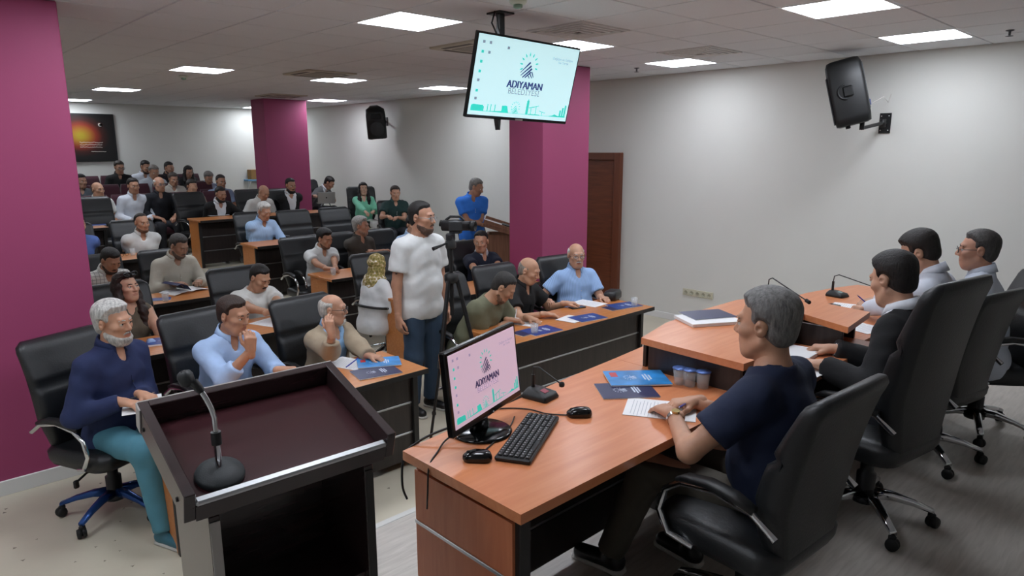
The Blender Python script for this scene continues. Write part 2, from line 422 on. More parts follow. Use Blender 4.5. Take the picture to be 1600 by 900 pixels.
# ------------------------------------------------------------------ things on the walls
def socket_strip():
    t = thing('socket_strip', 'row of five cream wall sockets above the white baseboard', 'socket', (XR, 4.55, .41))
    MB().box((-.006, 0, 0), (.012, .44, .09), .004).build('plate', mat('socket_cream', '#c9c6b0', .5), t)
    for k in range(5):
        y = .17 - k*.085
        MB().lathe([(.028, 0), (.028, .008), (.022, .008), (.02, .002)], (-.012, y, 0), 14, RY(-PI/2)).build('socket', mat('socket_face', '#b5b29c', .5), t)
        MB().box((-.022, y-.008, 0), (.003, .006, .006), 0).box((-.022, y+.008, 0), (.003, .006, .006), 0).build('hole', BLACKP, t)
socket_strip()
def wall_speaker():
    t = thing('loudspeaker', 'large black loudspeaker tilted on an arm on the right wall', 'speaker')
    t.location = ray_y(1325, 146, 2.72)
    a = math.radians(-158)
    R = RZ(a) @ RX(math.radians(15)); t.scale = (1.12,)*3
    # body: trapezoid plan, lofted with rounded edges
    def ring(z, wf, wb, dp, r):
        P = [(-wf/2, -dp/2), (wf/2, -dp/2), (wb/2, dp/2), (-wb/2, dp/2)]
        Q = []
        for k in range(4):
            p, a_, b_ = np.array(P[k]), np.array(P[k-1]), np.array(P[(k+1) % 4])
            Q += [p + nrm(a_-p)*r, p + (nrm(a_-p)+nrm(b_-p))*r*.3, p + nrm(b_-p)*r]
        return [R @ np.array((q[0], q[1], z)) for q in Q]
    L = [ring(z, w_, w2, d_, r) for z, w_, w2, d_, r in ((-.275, .24, .14, .22, .02), (-.265, .30, .19, .27, .03), (-.2, .315, .20, .285, .03), (.1, .315, .20, .285, .03), (.24, .31, .20, .28, .03), (.275, .29, .18, .25, .03), (.285, .22, .14, .19, .02))]
    MB().loft(L).build('cabinet', BLACKP, t)
    def at_(x, y, z): return R @ np.array((x, y, z))
    MB().box(at_(0, -.146, -.04), (.27, .012, .40), .006, R).build('grille', DARKP, t)
    MB().tube([at_(.135 + .012*math.sin(a_), -.02 - .055*math.cos(a_)*.0 - .06*math.sin(a_), .01 + .06*math.cos(a_)) for a_ in np.linspace(0, PI, 11)], .009, 8).box(at_(.118, .0, .01), (.06, .08, .09), .01, R).build('handle', BLACKP, t)
    MB().box(at_(0, .142, .03), (.13, .012, .40), .004, R).build('amplifier_plate', GREYM, t)
    MB().box(at_(.02, .15, -.12), (.04, .012, .05), .003, R).build('connector', mat('conn_blue', '#27407f', .4), t)
    for s_ in (-1, 1): MB().lathe([(.018, 0), (.018, -.02)], at_(s_*.08, -.05, -.275), 10, R).build('foot', RUBBER, t)
    # bracket arm to the wall
    b = thing('wall_bracket', 'black steel bracket arm holding the right wall speaker', 'bracket')
    yw, zw = 2.53, 2.475
    MB().box((XR-.006, yw, zw), (.012, .11, .20), .003).build('wall_plate', BLACKP, b)
    e = at_(.0, .06, -.29)*1.12 + np.array(t.location)
    MB().tube([(XR-.01, yw, zw), (XR-.07, yw, zw), tuple(e + np.array((0, 0, -.035)))], .018, 8).build('arm', BLACKP, b)
    MB().lathe([(.03, -.04), (.03, .04)], (XR-.07, yw, zw), 12).build('hinge', BLACKP, b)
    MB().lathe([(.022, -.05), (.022, .02)], tuple(e), 12).build('pole_socket', BLACKP, b)
    for dz in (-.07, .07):
        for dy in (-.035, .035): MB().lathe([(.008, 0), (.006, .006)], (XR-.012, yw+dy, zw+dz), 8, RY(-PI/2)).build('bolt', CHROME, b)
    c = at_(.02, .16, -.12)*1.12 + np.array(t.location)
    w_ = MB().tube([c, c + np.array((.08, .02, -.01)), c + np.array((.14, -.06, .05)), (XR-.004, 2.52, 2.68), (XR-.004, 2.50, 2.76)], .0035, 6).build('speaker_cable', mat('cable_white', '#c9c2bd', .5))
    tag(w_, 'thin pale cable from the right speaker into the wall', 'cable')
wall_speaker()
def far_speaker():
    t = thing('loudspeaker', 'small black loudspeaker hung high between far pillar and television', 'speaker')
    t.location = ray_y(587, 191, 11.3)
    R = RZ(math.radians(-28)) @ RX(math.radians(12)) @ RY(math.radians(-4))
    def ring(z, wf, wb, dp, yo=0):
        P = [(-wf/2+.03, -dp/2), (wf/2-.03, -dp/2), (wf/2, -dp/2+.03), (wb/2, dp/2), (-wb/2, dp/2), (-wf/2, -dp/2+.03)]
        return [R @ np.array((q[0], q[1]+yo, z)) for q in P]
    MB().loft([ring(-.29, .33, .2, .26), (ring(-.27, .36, .22, .3)), ring(.15, .36, .22, .30), ring(.25, .34, .2, .26, .02), ring(.29, .2, .14, .2, .04)]).build('cabinet', BLACKP, t)
    MB().lathe([(.135, 0), (.135, .012), (.12, .016), (.05, .02), (.003, .024)], R @ np.array((0, -.15, -.10)), 24, R @ RX(PI/2)).build('woofer_grille', DARKP, t)
    MB().loft([[R @ np.array((x*s, -.15-q, .12+z*s)) for x, z in ((-.14, -.05), (.14, -.05), (.15, .02), (.10, .09), (-.10, .09), (-.15, .02))] for s, q in ((1, 0), (.9, .012), (.5, -.01))]).build('horn', DARKP, t)
    for s_ in (-1, 1): MB().lathe([(.018, 0), (.018, -.025)], R @ np.array((s_*.1, 0, -.29)), 8, R).build('foot', RUBBER, t)
    c = R @ np.array((0, .14, 0)) + np.array(t.location)
    b = thing('wall_bracket', 'black bracket behind the small far speaker', 'bracket')
    MB().tube([tuple(c), (XR-.01, c[1]+.1, c[2])], .018, 8).build('arm', BLACKP, b)
    MB().box((XR-.006, c[1]+.1, c[2]), (.012, .12, .16), .003).build('wall_plate', BLACKP, b)
far_speaker()
def picture():
    a, b = ray_y(92, 176, YB-.04), ray_y(185, 252, YB-.04)
    cx, cz, w_, h_ = (a[0]+b[0])/2, (a[2]+b[2])/2, b[0]-a[0], a[2]-b[2]
    t = thing('framed_picture', 'dark framed picture with orange glow high on back wall', 'picture', (cx, YB-.03, cz))
    MB().box((0, 0, 0), (w_, .04, h_), .006).build('frame', BLACKP, t)
    M = bpy.data.materials.new('picture_print'); M.use_nodes = True; nt = M.node_tree; N = nt.nodes; bs = N['Principled BSDF']
    tc = N.new('ShaderNodeTexCoord'); mp = N.new('ShaderNodeMapping'); mp.inputs['Location'].default_value = (.28, 0, -.08); mp.inputs['Scale'].default_value = (1.9, 1, 2.3)
    gr = N.new('ShaderNodeTexGradient'); gr.gradient_type = 'SPHERICAL'; rp = N.new('ShaderNodeValToRGB'); e = rp.color_ramp.elements
    e[0].position, e[0].color = .05, lin('#0c0a09'); e[1].position, e[1].color = .9, lin('#9a861d')
    for p_, c_ in ((.3, '#3a120b'), (.5, '#7d2815'), (.7, '#94631a')):
        x_ = e.new(p_); x_.color = lin(c_)
    nt.links.new(tc.outputs['Object'], mp.inputs[0]); nt.links.new(mp.outputs[0], gr.inputs[0]); nt.links.new(gr.outputs[0], rp.inputs[0]); nt.links.new(rp.outputs[0], bs.inputs['Base Color'])
    MB().box((0, -.021, 0), (w_-.06, .004, h_-.06), .001).build('print', M, t)
    # crescent emblem disc, three script lines and a signature
    MB().lathe([(.05, 0), (.05, .003)], (w_*.22, -.023, h_*.27), 20, RX(PI/2)).build('emblem_disc', mat('emblem_dark', '#3a1a16', .5), t)
    cr = [(.034*math.cos(a_), .034*math.sin(a_)) for a_ in np.linspace(.6, 2*PI-.6, 16)] + [(.012+.027*math.cos(a_), .027*math.sin(a_)) for a_ in np.linspace(2*PI-.75, .75, 14)]
    MB().prism(cr, 0, .002, RX(PI/2), (w_*.22, -.0262, h_*.27)).build('crescent', mat('print_white', '#d8d2c8', .6), t)
    random.seed(2)
    for k, (x0, x1, z) in enumerate(((-.2, .24, -.10), (-.2, .22, -.15), (-.2, .22, -.20), (.0, .28, -.29))):
        P = [(w_*x, -.0245, h_*z + random.uniform(-.008, .008)) for x in np.linspace(x0, x1, 26)]
        MB().tube(P, .0035, 4).build('script_line', MATS['print_white'], t)
picture()
sh = thing('wall_shelf', 'small pale blue shelf left of the far magenta pillar', 'shelf', (6.72, YB, 1.55))
MB().box((0, -.13, 0), (.42, .26, .035), .004).build('board', mat('shelf_blue', '#6a9cc4', .5), sh)
for s_ in (-.12, .12): MB().prism([(0, 0), (-.2, 0), (0, -.2)], -.01, .01, np.array([[0, 0, 1], [1, 0, 0], [0, 1, 0]]), (s_, -.001, -.02)).build('bracket', BASEW, sh)
bx = thing('cardboard_box', 'brown cardboard box on the pale blue wall shelf', 'box', (6.74, YB-.14, 1.568))
MB().box((0, 0, .11), (.3, .2, .22), .004).build('body', CARDB, bx)
MB().box((0, 0, .2205), (.05, .2, .002), 0).build('tape', mat('tape', '#b79a6a', .4), bx)

# ------------------------------------------------------------------ hanging television
def flat_mesh(polys, off, w_, h_, R, y):
    """polygons given in 0..1 screen units (x right, y up) laid on a screen"""
    mb = MB()
    for P in polys:
        mb.raw([R @ np.array(((px_-.5)*w_, y, (py_-.5)*h_)) for px_, py_ in P], [tuple(range(len(P)))])
    return mb
def logo_parts(cx, cy, s, asp):
    rays, bars = [], []
    for k in range(9):
        a = math.radians(205 - k*27.5); d_ = np.array((math.cos(a), math.sin(a))); n_ = np.array((-d_[1], d_[0]))
        b = d_*.66 + np.array((.05, .18)); P = []
        for t, wd in ((0, 0), (.10, .06), (.2, .06), (.38, 0), (.2, -.06), (.10, -.06)):
            q = b + d_*t + n_*wd; P.append((cx + q[0]*s*asp, cy + q[1]*s))
        rays.append(P)
    for x0, y0, x1, y1, w0, w1 in ((-.76, -.47, .16, .42, .02, .08), (-.68, -.68, .32, .16, .03, .08), (-.47, -.82, .42, -.05, .05, .08), (-.2, -.82, .37, -.32, .05, .07),
                                   (.45, -.30, .72, -.72, .06, .03), (.28, -.48, .58, -.80, .06, .03), (.12, -.63, .30, -.84, .05, .03)):
        d_ = nrm((x1-x0, y1-y0)); n_ = np.array((-d_[1], d_[0]))
        bars.append([(cx + q[0]*s*asp, cy + q[1]*s) for q in (np.array((x0, y0))-n_*w0, np.array((x1, y1))-n_*w1, np.array((x1, y1))+n_*w1, np.array((x0, y0))+n_*w0)])
    return rays, bars
def skyline():
    P = []
    def r(x0, x1, h, b=.06): P.append([(x0, b), (x1, b), (x1, b+h), (x0, b+h)])
    r(.02, .14, .10); P.append([(.02, .16), (.14, .16), (.12, .185), (.04, .20)])
    for k in range(4): r(.025+k*.03, .04+k*.03, .13)
    for x in (.17, .20, .24): r(x, x+.008, .16)
    P.append([(.14, .06), (.34, .06), (.34, .10), (.2, .075)])
    r(.31, .36, .15); P.append([(.30, .06), (.38, .06), (.36, .21), (.335, .22)])
    r(.55, .575, .30); P.append([(.555, .36), (.57, .36), (.5625, .41)])
    P.append([(.58, .22), (.68, .28), (.68, .265), (.58, .20)]); r(.60, .607, .15); r(.65, .657, .19); r(.58, .70, .02)
    P.append([(.69, .17), (.76, .13), (.76, .118), (.69, .155)]); r(.72, .726, .08)
    P.append([(.78, .06), (.98, .06), (.98, .10), (.9, .085), (.86, .12), (.84, .09)])
    for k, h in enumerate((.16, .22, .28)): r(.91+k*.025, .928+k*.025, h)
    P.append([(.02, .06), (.98, .06), (.98, .068), (.02, .068)])
    return [[(x, .06 + (y-.06)*.62) for x, y in q] for q in P]
def screen_content(t, w_, h_, R, y, c_text, c_pale, c_logo, c_teal):
    asp = h_/w_
    rays, bars = logo_parts(.5, .68, .165, asp); r2, b2 = logo_parts(.44, .13, .085, asp)
    flat_mesh(rays + r2 + skyline() + b2, 0, w_, h_, R, y-.0012).build('skyline_and_rays', c_teal, t)
    flat_mesh(bars, 0, w_, h_, R, y-.0014).build('logo_stripes', c_logo, t)
    def text(s, size, x, z, m_, nm, bold=0, wide=1.0):
        cu = bpy.data.curves.new(nm, 'FONT'); cu.body = s; cu.size = size; cu.align_x = 'CENTER'; cu.offset = 0
        o = bpy.data.objects.new(nm, cu); COL.objects.link(o)
        dg = bpy.context.evaluated_depsgraph_get(); me = bpy.data.meshes.new_from_object(o.evaluated_get(dg))
        bpy.data.objects.remove(o)
        F = [tuple(p.vertices) for p in me.polygons]; mb = MB()
        for i, dx in enumerate((-.0035, -.0012, .0012, .0035) if bold else (0,)):
            mb.raw([R @ np.array(((x-.5)*w_ + v.co.x*wide + dx*h_/.55, y-.0016-.00004*i, (z-.5)*h_ + v.co.y)) for v in me.vertices], F)
        mb.build(nm, m_, t)
    text('ADIYAMAN', .135*h_, .5, .40, c_text, 'lettering', .0012, .92)
    text('BELEDİYESİ', .108*h_, .5, .318, c_pale, 'lettering', 0, 1.02)
    text('Değişim ve Gelişim', .026*h_/.55, .84, .83, c_pale, 'lettering')
    text('her Yerde', .026*h_/.55, .85, .785, c_pale, 'lettering')
    ic = [[(x, z), (x+.022, z), (x+.022, z+.035), (x, z+.035)] for x, z in ((.04, .90), (.04, .78), (.04, .66), (.04, .54), (.04, .43), (.04, .30), (.04, .2), (.10, .90), (.10, .78), (.27, .87))]
    flat_mesh(ic[1:4] + ic[5:6], 0, w_, h_, R, y-.0015).build('desktop_icons', c_teal, t)
    flat_mesh([ic[0], ic[4]] + ic[6:], 0, w_, h_, R, y-.0015).build('desktop_icons', c_pale, t)
def television():
    t = thing('television', 'flat television with turquoise city logo hanging from the ceiling', 'television', (3.56, 3.595, 2.699))
    R = RZ(math.radians(-3.46)) @ RX(math.radians(14.1)) @ RY(math.radians(1.7))
    W, Hh = .97, .5626
    MB().box(R @ np.array((0, .012, 0)), (W, .03, Hh), .005, R).build('bezel', GLOSSB, t)
    MB().box(R @ np.array((0, .045, -.04)), (W*.7, .05, Hh*.6), .015, R).build('back_cover', BLACKP, t)
    MB().box(R @ np.array((0, -.0035, .004)), (W-.028, .002, Hh-.036), 0, R).build('screen', SCRN, t)
    MB().box(R @ np.array((0, -.004, -Hh/2+.008)), (.07, .004, .012), .001, R).build('badge', BRUSHED, t)
    screen_content(t, W-.028, Hh-.036, R, -.0045, NAVYS, GREYS, NAVYS, TEALS)
    b = thing('television_pole', 'black ceiling pole carrying the hanging television', 'pole', (3.40, 3.66, 0))
    MB().box((0, .02, 2.87), (.045, .045, .57), .004).build('pole', BLACKP, b)
    MB().box((0, .02, H-.006), (.14, .14, .012), .003).build('ceiling_plate', BLACKP, b)
    MB().box((.10, .02, 2.62), (.40, .05, .06), .004).build('mount_arm', BLACKP, b)
    MB().prism([(-.03, 2.62), (.06, 2.62), (.03, 2.36), (.02, 2.36)], -.02, .02, np.array([[1, 0, 0], [0, 0, -1], [0, 1, 0]]), (-.03, .05, 0)).build('mount_strut', BLACKP, b)
    c = MB().tube([(3.33, 3.66, H), (3.30, 3.66, 3.07), (3.35, 3.65, 2.98), (3.39, 3.64, 2.93)], .006, 6).tube([(3.34, 3.66, H), (3.36, 3.66, 3.05), (3.39, 3.64, 2.94)], .005, 6).build('television_cable', BLACKP)
    tag(c, 'black cables looping down beside the television pole', 'cable')
television()
# ------------------------------------------------------------------ office chairs
def chair_proto(top, wide=.52):
    t = bpy.data.objects.new('office_chair', None); COL.objects.link(t)
    n = 26; rings = []
    for i in range(n):
        q = i/(n-1); z = .43 + q*(top-.43)
        w_ = wide*(.70 + .30*min(1, q/.35)**.8) if q < .35 else wide
        if q > .93: w_ *= 1 - .16*((q-.93)/.07)**2
        th = .075 + .045*math.sin(PI*min(1, q*1.15))
        if q < .05: th *= .6 + 8*q
        if q > .94: th *= 1 - .55*((q-.94)/.06)**2
        seam = .024*math.exp(-((q-.64)/.018)**2) + .012*math.exp(-((q-.36)/.018)**2)
        y0 = -.215 - .14*q**1.4 + .035*math.sin(PI*q)
        ring = rrect(w_, th, min(.045, th*.45), 5)
        R_ = []
        for x, y in ring:
            wrap = .035*(2*x/wide)**2        # sides wrap forward
            if y > 0: y -= seam
            R_.append((x, y + y0 + wrap, z))
        rings.append(R_)
    MB().loft(rings).build('backrest', LEATHER, t)
    rings = []
    for z, w_, d_, yo in ((.385, .42, .40, .02), (.40, .50, .48, .02), (.43, .52, .51, .02), (.47, .52, .52, .02), (.495, .49, .49, .02), (.505, .40, .40, .015)):
        rings.append([(x, y, z) for x, y in rrect(w_, d_, .09, 6, yo)])
    MB().loft(rings).build('seat', LEATHER, t)
    for s in (-1, 1):
        x = s*.285
        P = [(x-s*.03, .08, .41), (x, .17, .44), (x, .215, .52), (x, .19, .61), (x, .12, .66), (x, -.02, .685), (x, -.16, .66), (x, -.25, .60)]
        Q = []
        for k in range(len(P)-1):
            for u in (0, .5): Q.append(tuple(np.array(P[k])*(1-u) + np.array(P[k+1])*u))
        Q.append(P[-1])
        a = MB().tube(Q, .013, 8).build('armrest', CHROME, t)
        L = []
        for y, z, hw, hh in ((.14, .668, .012, .008), (.10, .688, .024, .014), (0, .703, .027, .016), (-.10, .694, .027, .016), (-.17, .672, .022, .012)):
            L.append([(x + px_, y, z + pz_) for px_, pz_ in rrect(hw*2, hh*2, hh*.8, 4)])
        MB().loft(L).build('arm_pad', BLACKP, a)
    MB().lathe([(.06, .385), (.06, .36), (.035, .35), (.03, .25), (.045, .24), (.045, .12), (.06, .11), (.06, .09)], n=16).build('column', BLACKP, t)
    MB().tube([(.05, .05, .365), (.20, .06, .36), (.26, .06, .335)], .007, 6).box((.27, .06, .32), (.03, .02, .05), .006).build('lever', BLACKP, t)
    for k in range(5):
        R = RZ(2*PI*k/5 + .3)
        L = []
        for r, z, hw, hh in ((.03, .135, .03, .03), (.12, .135, .024, .022), (.22, .115, .02, .016), (.31, .085, .017, .012)):
            L.append([R @ np.array((r, px_, z + pz_)) for px_, pz_ in rrect(hw*2, hh*2, hh*.7, 4)])
        l = MB().loft([r_[::-1] for r_ in L]).build('star_leg', CHROME, t)
        c = MB().lathe([(.008, -.026), (.026, -.024), (.03, -.012), (.03, -.004), (.02, -.003), (.02, .003), (.03, .004), (.03, .012), (.026, .024), (.008, .026)], R @ np.array((.312, 0, .031)), 14, R @ RZ(.8) @ RX(PI/2))
        c.box(R @ np.array((.305, 0, .062)), (.035, .03, .03), .008, R)
        c.build('castor', RUBBER, l)
    return t
proto_std = chair_proto(1.12, .54)
proto_low = chair_proto(1.08, .50)
proto_high = chair_proto(1.28, .54)
_used = set()
def put_chair(x, y, phi, label, group=None, proto=None, z=None):
    proto = proto or proto_std
    c = proto if proto not in _used else copy_tree(proto)
    _used.add(proto)
    if z is None: z = floor_z(x, y)
    c.location = (x, y, z + .0005); c.rotation_euler = (0, 0, math.radians(phi-90))
    tag(c, label, 'chair', group or 'black leather office chairs')
    return c

# ------------------------------------------------------------------ audience desks
def desk(x0, x1, y0, y1, z0, label, wood=BEECH):
    t = thing('desk', label, 'desk', ((x0+x1)/2, (y0+y1)/2, z0), 0, 'audience desks')
    w_, d_ = x1-x0, y1-y0
    MB().box((0, 0, .735), (w_, d_, .03), .003).build('tabletop', wood, t)
    MB().box((0, -d_/2-.002, .733), (w_, .006, .035), .001).build('edge_band', EDGEB, t)
    for s in (-1, 1):
        p = MB().box((s*(w_/2-.035), .05, .36), (.036, d_-.16, .72), .003).build('side_panel', wood, t)
        MB().box((s*(w_/2-.035), -d_/2+.125, .36), (.040, .035, .72), .002).build('front_edge', EDGEB, p)
    for k, (za, zb) in enumerate(((.06, .255), (.27, .475), (.49, .70))):
        MB().box((0, -d_/2+.145, (za+zb)/2), (w_-.11, .022, zb-za), .002).build('front_panel', WENGE, t)
    for z in (.2625, .4825):
        MB().box((0, -d_/2+.142, z), (w_-.11, .024, .014), .002).build('trim_strip', BRUSHED, t)
    return t
desk(1.01, 2.68, 3.65, 4.23, 0, 'front row desk behind the dark lectern, booklets on it')
desk(3.53, 5.36, 3.66, 4.24, 0, 'front row desk right of the tripod with three men')
desk(1.13, 2.70, 5.30, 5.88, 0, 'second row desk with phone user and long haired woman')
desk(3.75, 5.48, 5.30, 5.88, 0, 'second row desk behind the cameraman')
desk(.95, 2.70, 7.10, 7.68, 0, 'third row desk where a man reads a blue booklet')
desk(3.84, 5.64, 7.06, 7.64, 0, 'third row desk of the man in white polo shirt')
desk(.95, 2.66, 8.95, 9.52, .20, 'fourth row desk of the man with crossed arms')
desk(3.80, 5.60, 8.95, 9.52, .20, 'fourth row desk of the white haired reading man')
desk(.70, 2.50, 10.80, 11.37, .42, 'fifth row desk beside the left magenta pillar')
desk(3.73, 5.95, 10.80, 11.37, .42, 'fifth row desk of the bearded man in black suit')

# ------------------------------------------------------------------ presiding desk on the platform
def presiding_desk():
    t = thing('presiding_desk', 'long reddish wood presiding desk with raised counter on platform', 'desk', (3.4, 1.7, PLZ))
    off = np.array((-3.4, -1.7, -PLZ))
    def P(poly, z0, z1): return MB().prism(poly, z0, z1, None, off)
    D = 1.13
    P([(1.33, 1.36), (2.80, 1.36), (2.80, 2.15), (2.4, 2.115), (1.9, 2.06), (1.33, 1.985)], D-.036, D).build('left_worktop', CHERRY, t)
    P([(2.802, 1.29), (4.12, 1.29), (4.12, 2.19), (3.46, 2.22), (2.802, 2.15)], D-.036, D).build('centre_worktop', CHERRY, t)
    P([(4.122, 1.36), (5.80, 1.36), (5.84, 2.02), (5.55, 2.11), (5.23, 2.17), (4.96, 2.19), (4.122, 2.19)], D-.036, D).build('right_worktop', CHERRY, t)
    P([(2.73, 1.385), (3.06, 1.36), (3.10, 1.575), (3.84, 1.60), (3.715, 1.312), (4.17, 1.36), (4.225, 1.70), (4.225, 1.86), (4.15, 1.98), (3.92, 2.062), (3.5, 2.068), (3.10, 2.04), (2.76, 1.955)], 1.258, 1.292).build('counter', CHERRY, t)
    def box(name, m_, x0, x1, y0, y1, z0, z1, ch=.002, parent=None):
        return MB().box(np.array(((x0+x1)/2, (y0+y1)/2, (z0+z1)/2)) + off, (x1-x0, y1-y0, z1-z0), ch).build(name, m_, parent or t)
    # risers under the counter
    box('counter_riser', WENGE, 2.775, 2.80, 1.42, 1.92, D, 1.258); box('counter_riser', WENGE, 3.02, 3.04, 1.42, 1.62, D, 1.258)
    box('counter_riser', WENGE, 3.04, 3.88, 1.64, 1.66, D, 1.258); box('counter_riser', WENGE, 3.78, 3.80, 1.36, 1.64, D, 1.258)
    box('counter_riser', WENGE, 4.12, 4.14, 1.42, 1.92, D, 1.258); box('counter_riser', WENGE, 2.80, 4.12, 1.95, 1.97, D, 1.258)
    # end pedestals, boards with aluminium strips
    for x0, s in ((1.375, 1), (5.74, -1)):
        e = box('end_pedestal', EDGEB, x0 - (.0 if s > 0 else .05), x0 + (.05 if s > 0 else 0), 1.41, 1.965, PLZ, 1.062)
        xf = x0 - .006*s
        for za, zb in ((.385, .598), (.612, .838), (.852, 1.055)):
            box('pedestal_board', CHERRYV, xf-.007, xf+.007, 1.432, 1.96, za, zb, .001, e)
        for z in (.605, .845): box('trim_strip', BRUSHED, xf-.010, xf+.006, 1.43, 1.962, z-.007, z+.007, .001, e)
        for y in (1.46, 1.90): MB().lathe([(.022, 1.062), (.022, 1.07), (.015, 1.074), (.015, 1.088), (.022, 1.094)], np.array((x0 + .022*s, y, 0)) + off, 14).build('standoff', CHROME, e)
    for x in (2.80, 4.11): box('divider', WENGE, x-.02, x+.02, 1.42, 2.0, PLZ, D-.036)
    for x0, x1, y in ((1.43, 2.78, 1.86), (2.82, 4.09, 2.08), (4.13, 5.69, 1.90)):
        for za, zb in ((.43, .63), (.645, .845), (.86, 1.09)): box('modesty_board', WENGE, x0, x1, y, y+.02, za, zb)
        for z in (.6375, .8525): box('trim_strip', BRUSHED, x0, x1, y+.001, y+.024, z-.006, z+.006)
presiding_desk()

# ------------------------------------------------------------------ lectern in the foreground
def lectern():
    ang = math.atan2(-.039, .761)
    ex = np.array((math.cos(ang), math.sin(ang), 0)); ey = np.array((-math.sin(ang), math.cos(ang), 0))
    c = np.array((.494, 2.06, 0)) + ex*.296 - ey*.205
    t = thing('lectern', 'dark wenge lectern with sloping tray and chrome front edge', 'lectern', (c[0], c[1], PLZ), ang)
    sl = math.atan2(.124, .41); R = RX(sl); L = .43
    def at(x, y, z): return R @ np.array((x, y, z)) + np.array((0, 0, 1.078))
    for s in (-1, 1): 
        p = MB().box(at(s*.283, 0, -.0425), (.028, L, .085), .002, R).build('tray_side', LECTW, t)
        MB().lathe([(.007, 0), (.006, .003)], at(s*.2975, -.16, -.05), 10, R @ RY(s*PI/2)).build('screw_cap', EDGEB, p)
        MB().lathe([(.007, 0), (.006, .003)], at(s*.2975, .15, -.05), 10, R @ RY(s*PI/2)).build('screw_cap', EDGEB, p)
    MB().box(at(0, L/2-.014, -.0425), (.538, .028, .085), .002, R).build('tray_back', LECTW, t)
    MB().box(at(0, L/2+.002, -.040), (.594, .005, .08), .001, R).box(at(-.299, L/2-.02, -.04), (.004, .04, .08), .001, R).build('edge_strip', mat('pale_edge', '#a9a5a1', .4), t)
    MB().box(at(0, -.005, -.075), (.538, L-.05, .018), .001, R).build('tray_bottom', LECTIN, t)
    MB().box(at(0, -L/2+.012, -.066), (.538, .026, .05), .002, R).build('tray_lip', LECTW, t)
    MB().box(at(0, -L/2+.010, -.036), (.538, .026, .016), .005, R).build('chrome_strip', BRUSHED, t)
    # body
    for s in (-1, 1):
        p = MB().box((s*.222, .0, .46), (.028, .33, .92), .002).build('body_side', LECTW, t)
        MB().box((s*.222, -.167, .455), (.026, .004, .90), .001).build('edge_strip', MATS['pale_edge'] if s < 0 else EDGEB, p)
    MB().box((0, .15, .505), (.416, .025, 1.0), .002).build('body_front', LECTW, t)
    MB().box((0, 0, .03), (.416, .30, .025), .002).build('body_bottom', LECTW, t)
    MB().box((0, .0, .55), (.416, .28, .022), .002).build('shelf', LECTW, t)
    # floor-stand style microphone on the tray
    b = R @ np.array((-.175, -.105, -.064)) + np.array((0, 0, 1.078))
    bw = np.array((c[0], c[1], PLZ)) + RZ(ang) @ b
    q = thing('microphone_stand', 'chrome microphone stand with round black base on the lectern', 'microphone', tuple(bw))
    MB().lathe([(.062, 0), (.064, .006), (.060, .016), (.03, .024), (.012, .027)], n=32, R=RZ(ang) @ R).build('base', mat('base_black', '#1b2022', .6, bump=.1, bscale=300), q)
    MB().tube([(0, 0, .02), (0, 0, .095)], .0085, 12).build('lower_tube', CHROME, q)
    MB().tube([(0, 0, .09), (0, 0, .125)], .0135, 12).build('clutch', BLACKP, q)
    k = RZ(_a := math.radians(-43)) @ np.array((-1, 0, 0))
    P = [np.array((0, 0, .12)), np.array((0, 0, .165)), np.array((0, 0, .19)) + k*.006, np.array((0, 0, .215)) + k*.016, np.array((0, 0, .235)) + k*.026]
    MB().tube(P, .0072, 12).build('gooseneck', CHROME, q)
    e = P[-1]; dr = nrm(k*.55 + np.array((0, 0, .8)))
    MB().tube([e, e + dr*.012, e + dr*.036], [.009, .011, .012], 12).build('microphone_body', BLACKP, q)
    e2 = e + dr*.045 + k*.012
    Rm = RZ(math.radians(-43)) @ RY(math.radians(-20))
    rings = [[e2 + Rm @ np.array((x, y, z)) for x, y in rrect(w_, d_, .010, 4)] for z, w_, d_ in ((-.020, .022, .022), (-.014, .034, .03), (.008, .036, .034), (.019, .030, .028), (.023, .016, .016))]
    MB().loft(rings).build('windscreen', DARKP, q)
lectern()

# walnut lectern by the far side
rl = thing('lectern', 'brown walnut lectern beside the right magenta pillar, papers on top', 'lectern', (6.74, 7.30, 0), math.radians(46))
R = RX(math.radians(18))
MB().box(np.array((0, .0, 1.13)), (.62, .50, .03), .004, R).build('top', WALNUT, rl)
for s in (-1, 1):
    MB().box((s*.29, .0, 1.13), (.03, .52, .10), .003, R).build('top_side', WALNUT, rl)
    MB().box((s*.2, .02, .52), (.03, .38, 1.02), .003).build('body_side', WALNUT, rl)
MB().box((0, .2, .52), (.40, .03, 1.02), .003).build('body_front', WALNUT, rl)
MB().box((0, -.24, 1.045), (.60, .03, .05), .003, R).build('lip', WALNUT, rl)
pp = MB().box((0, 0, 0), (.21, .30, .004), .001, R).box((.02, .01, .004), (.21, .30, .003), .001, R @ RZ(.2)).build('paper_stack', PAPER)
pp.location = (6.68, 7.36, 1.175); pp.rotation_euler = (0, 0, math.radians(46)); tag(pp, 'white papers lying on the walnut lectern', 'paper')
pf = MB().box((0, 0, 0), (.23, .32, .012), .003, R).build('folder', BLACKP)
pf.location = (6.87, 7.20, 1.115); pf.rotation_euler = (0, 0, math.radians(46)); tag(pf, 'black folder lying on the walnut lectern', 'folder')

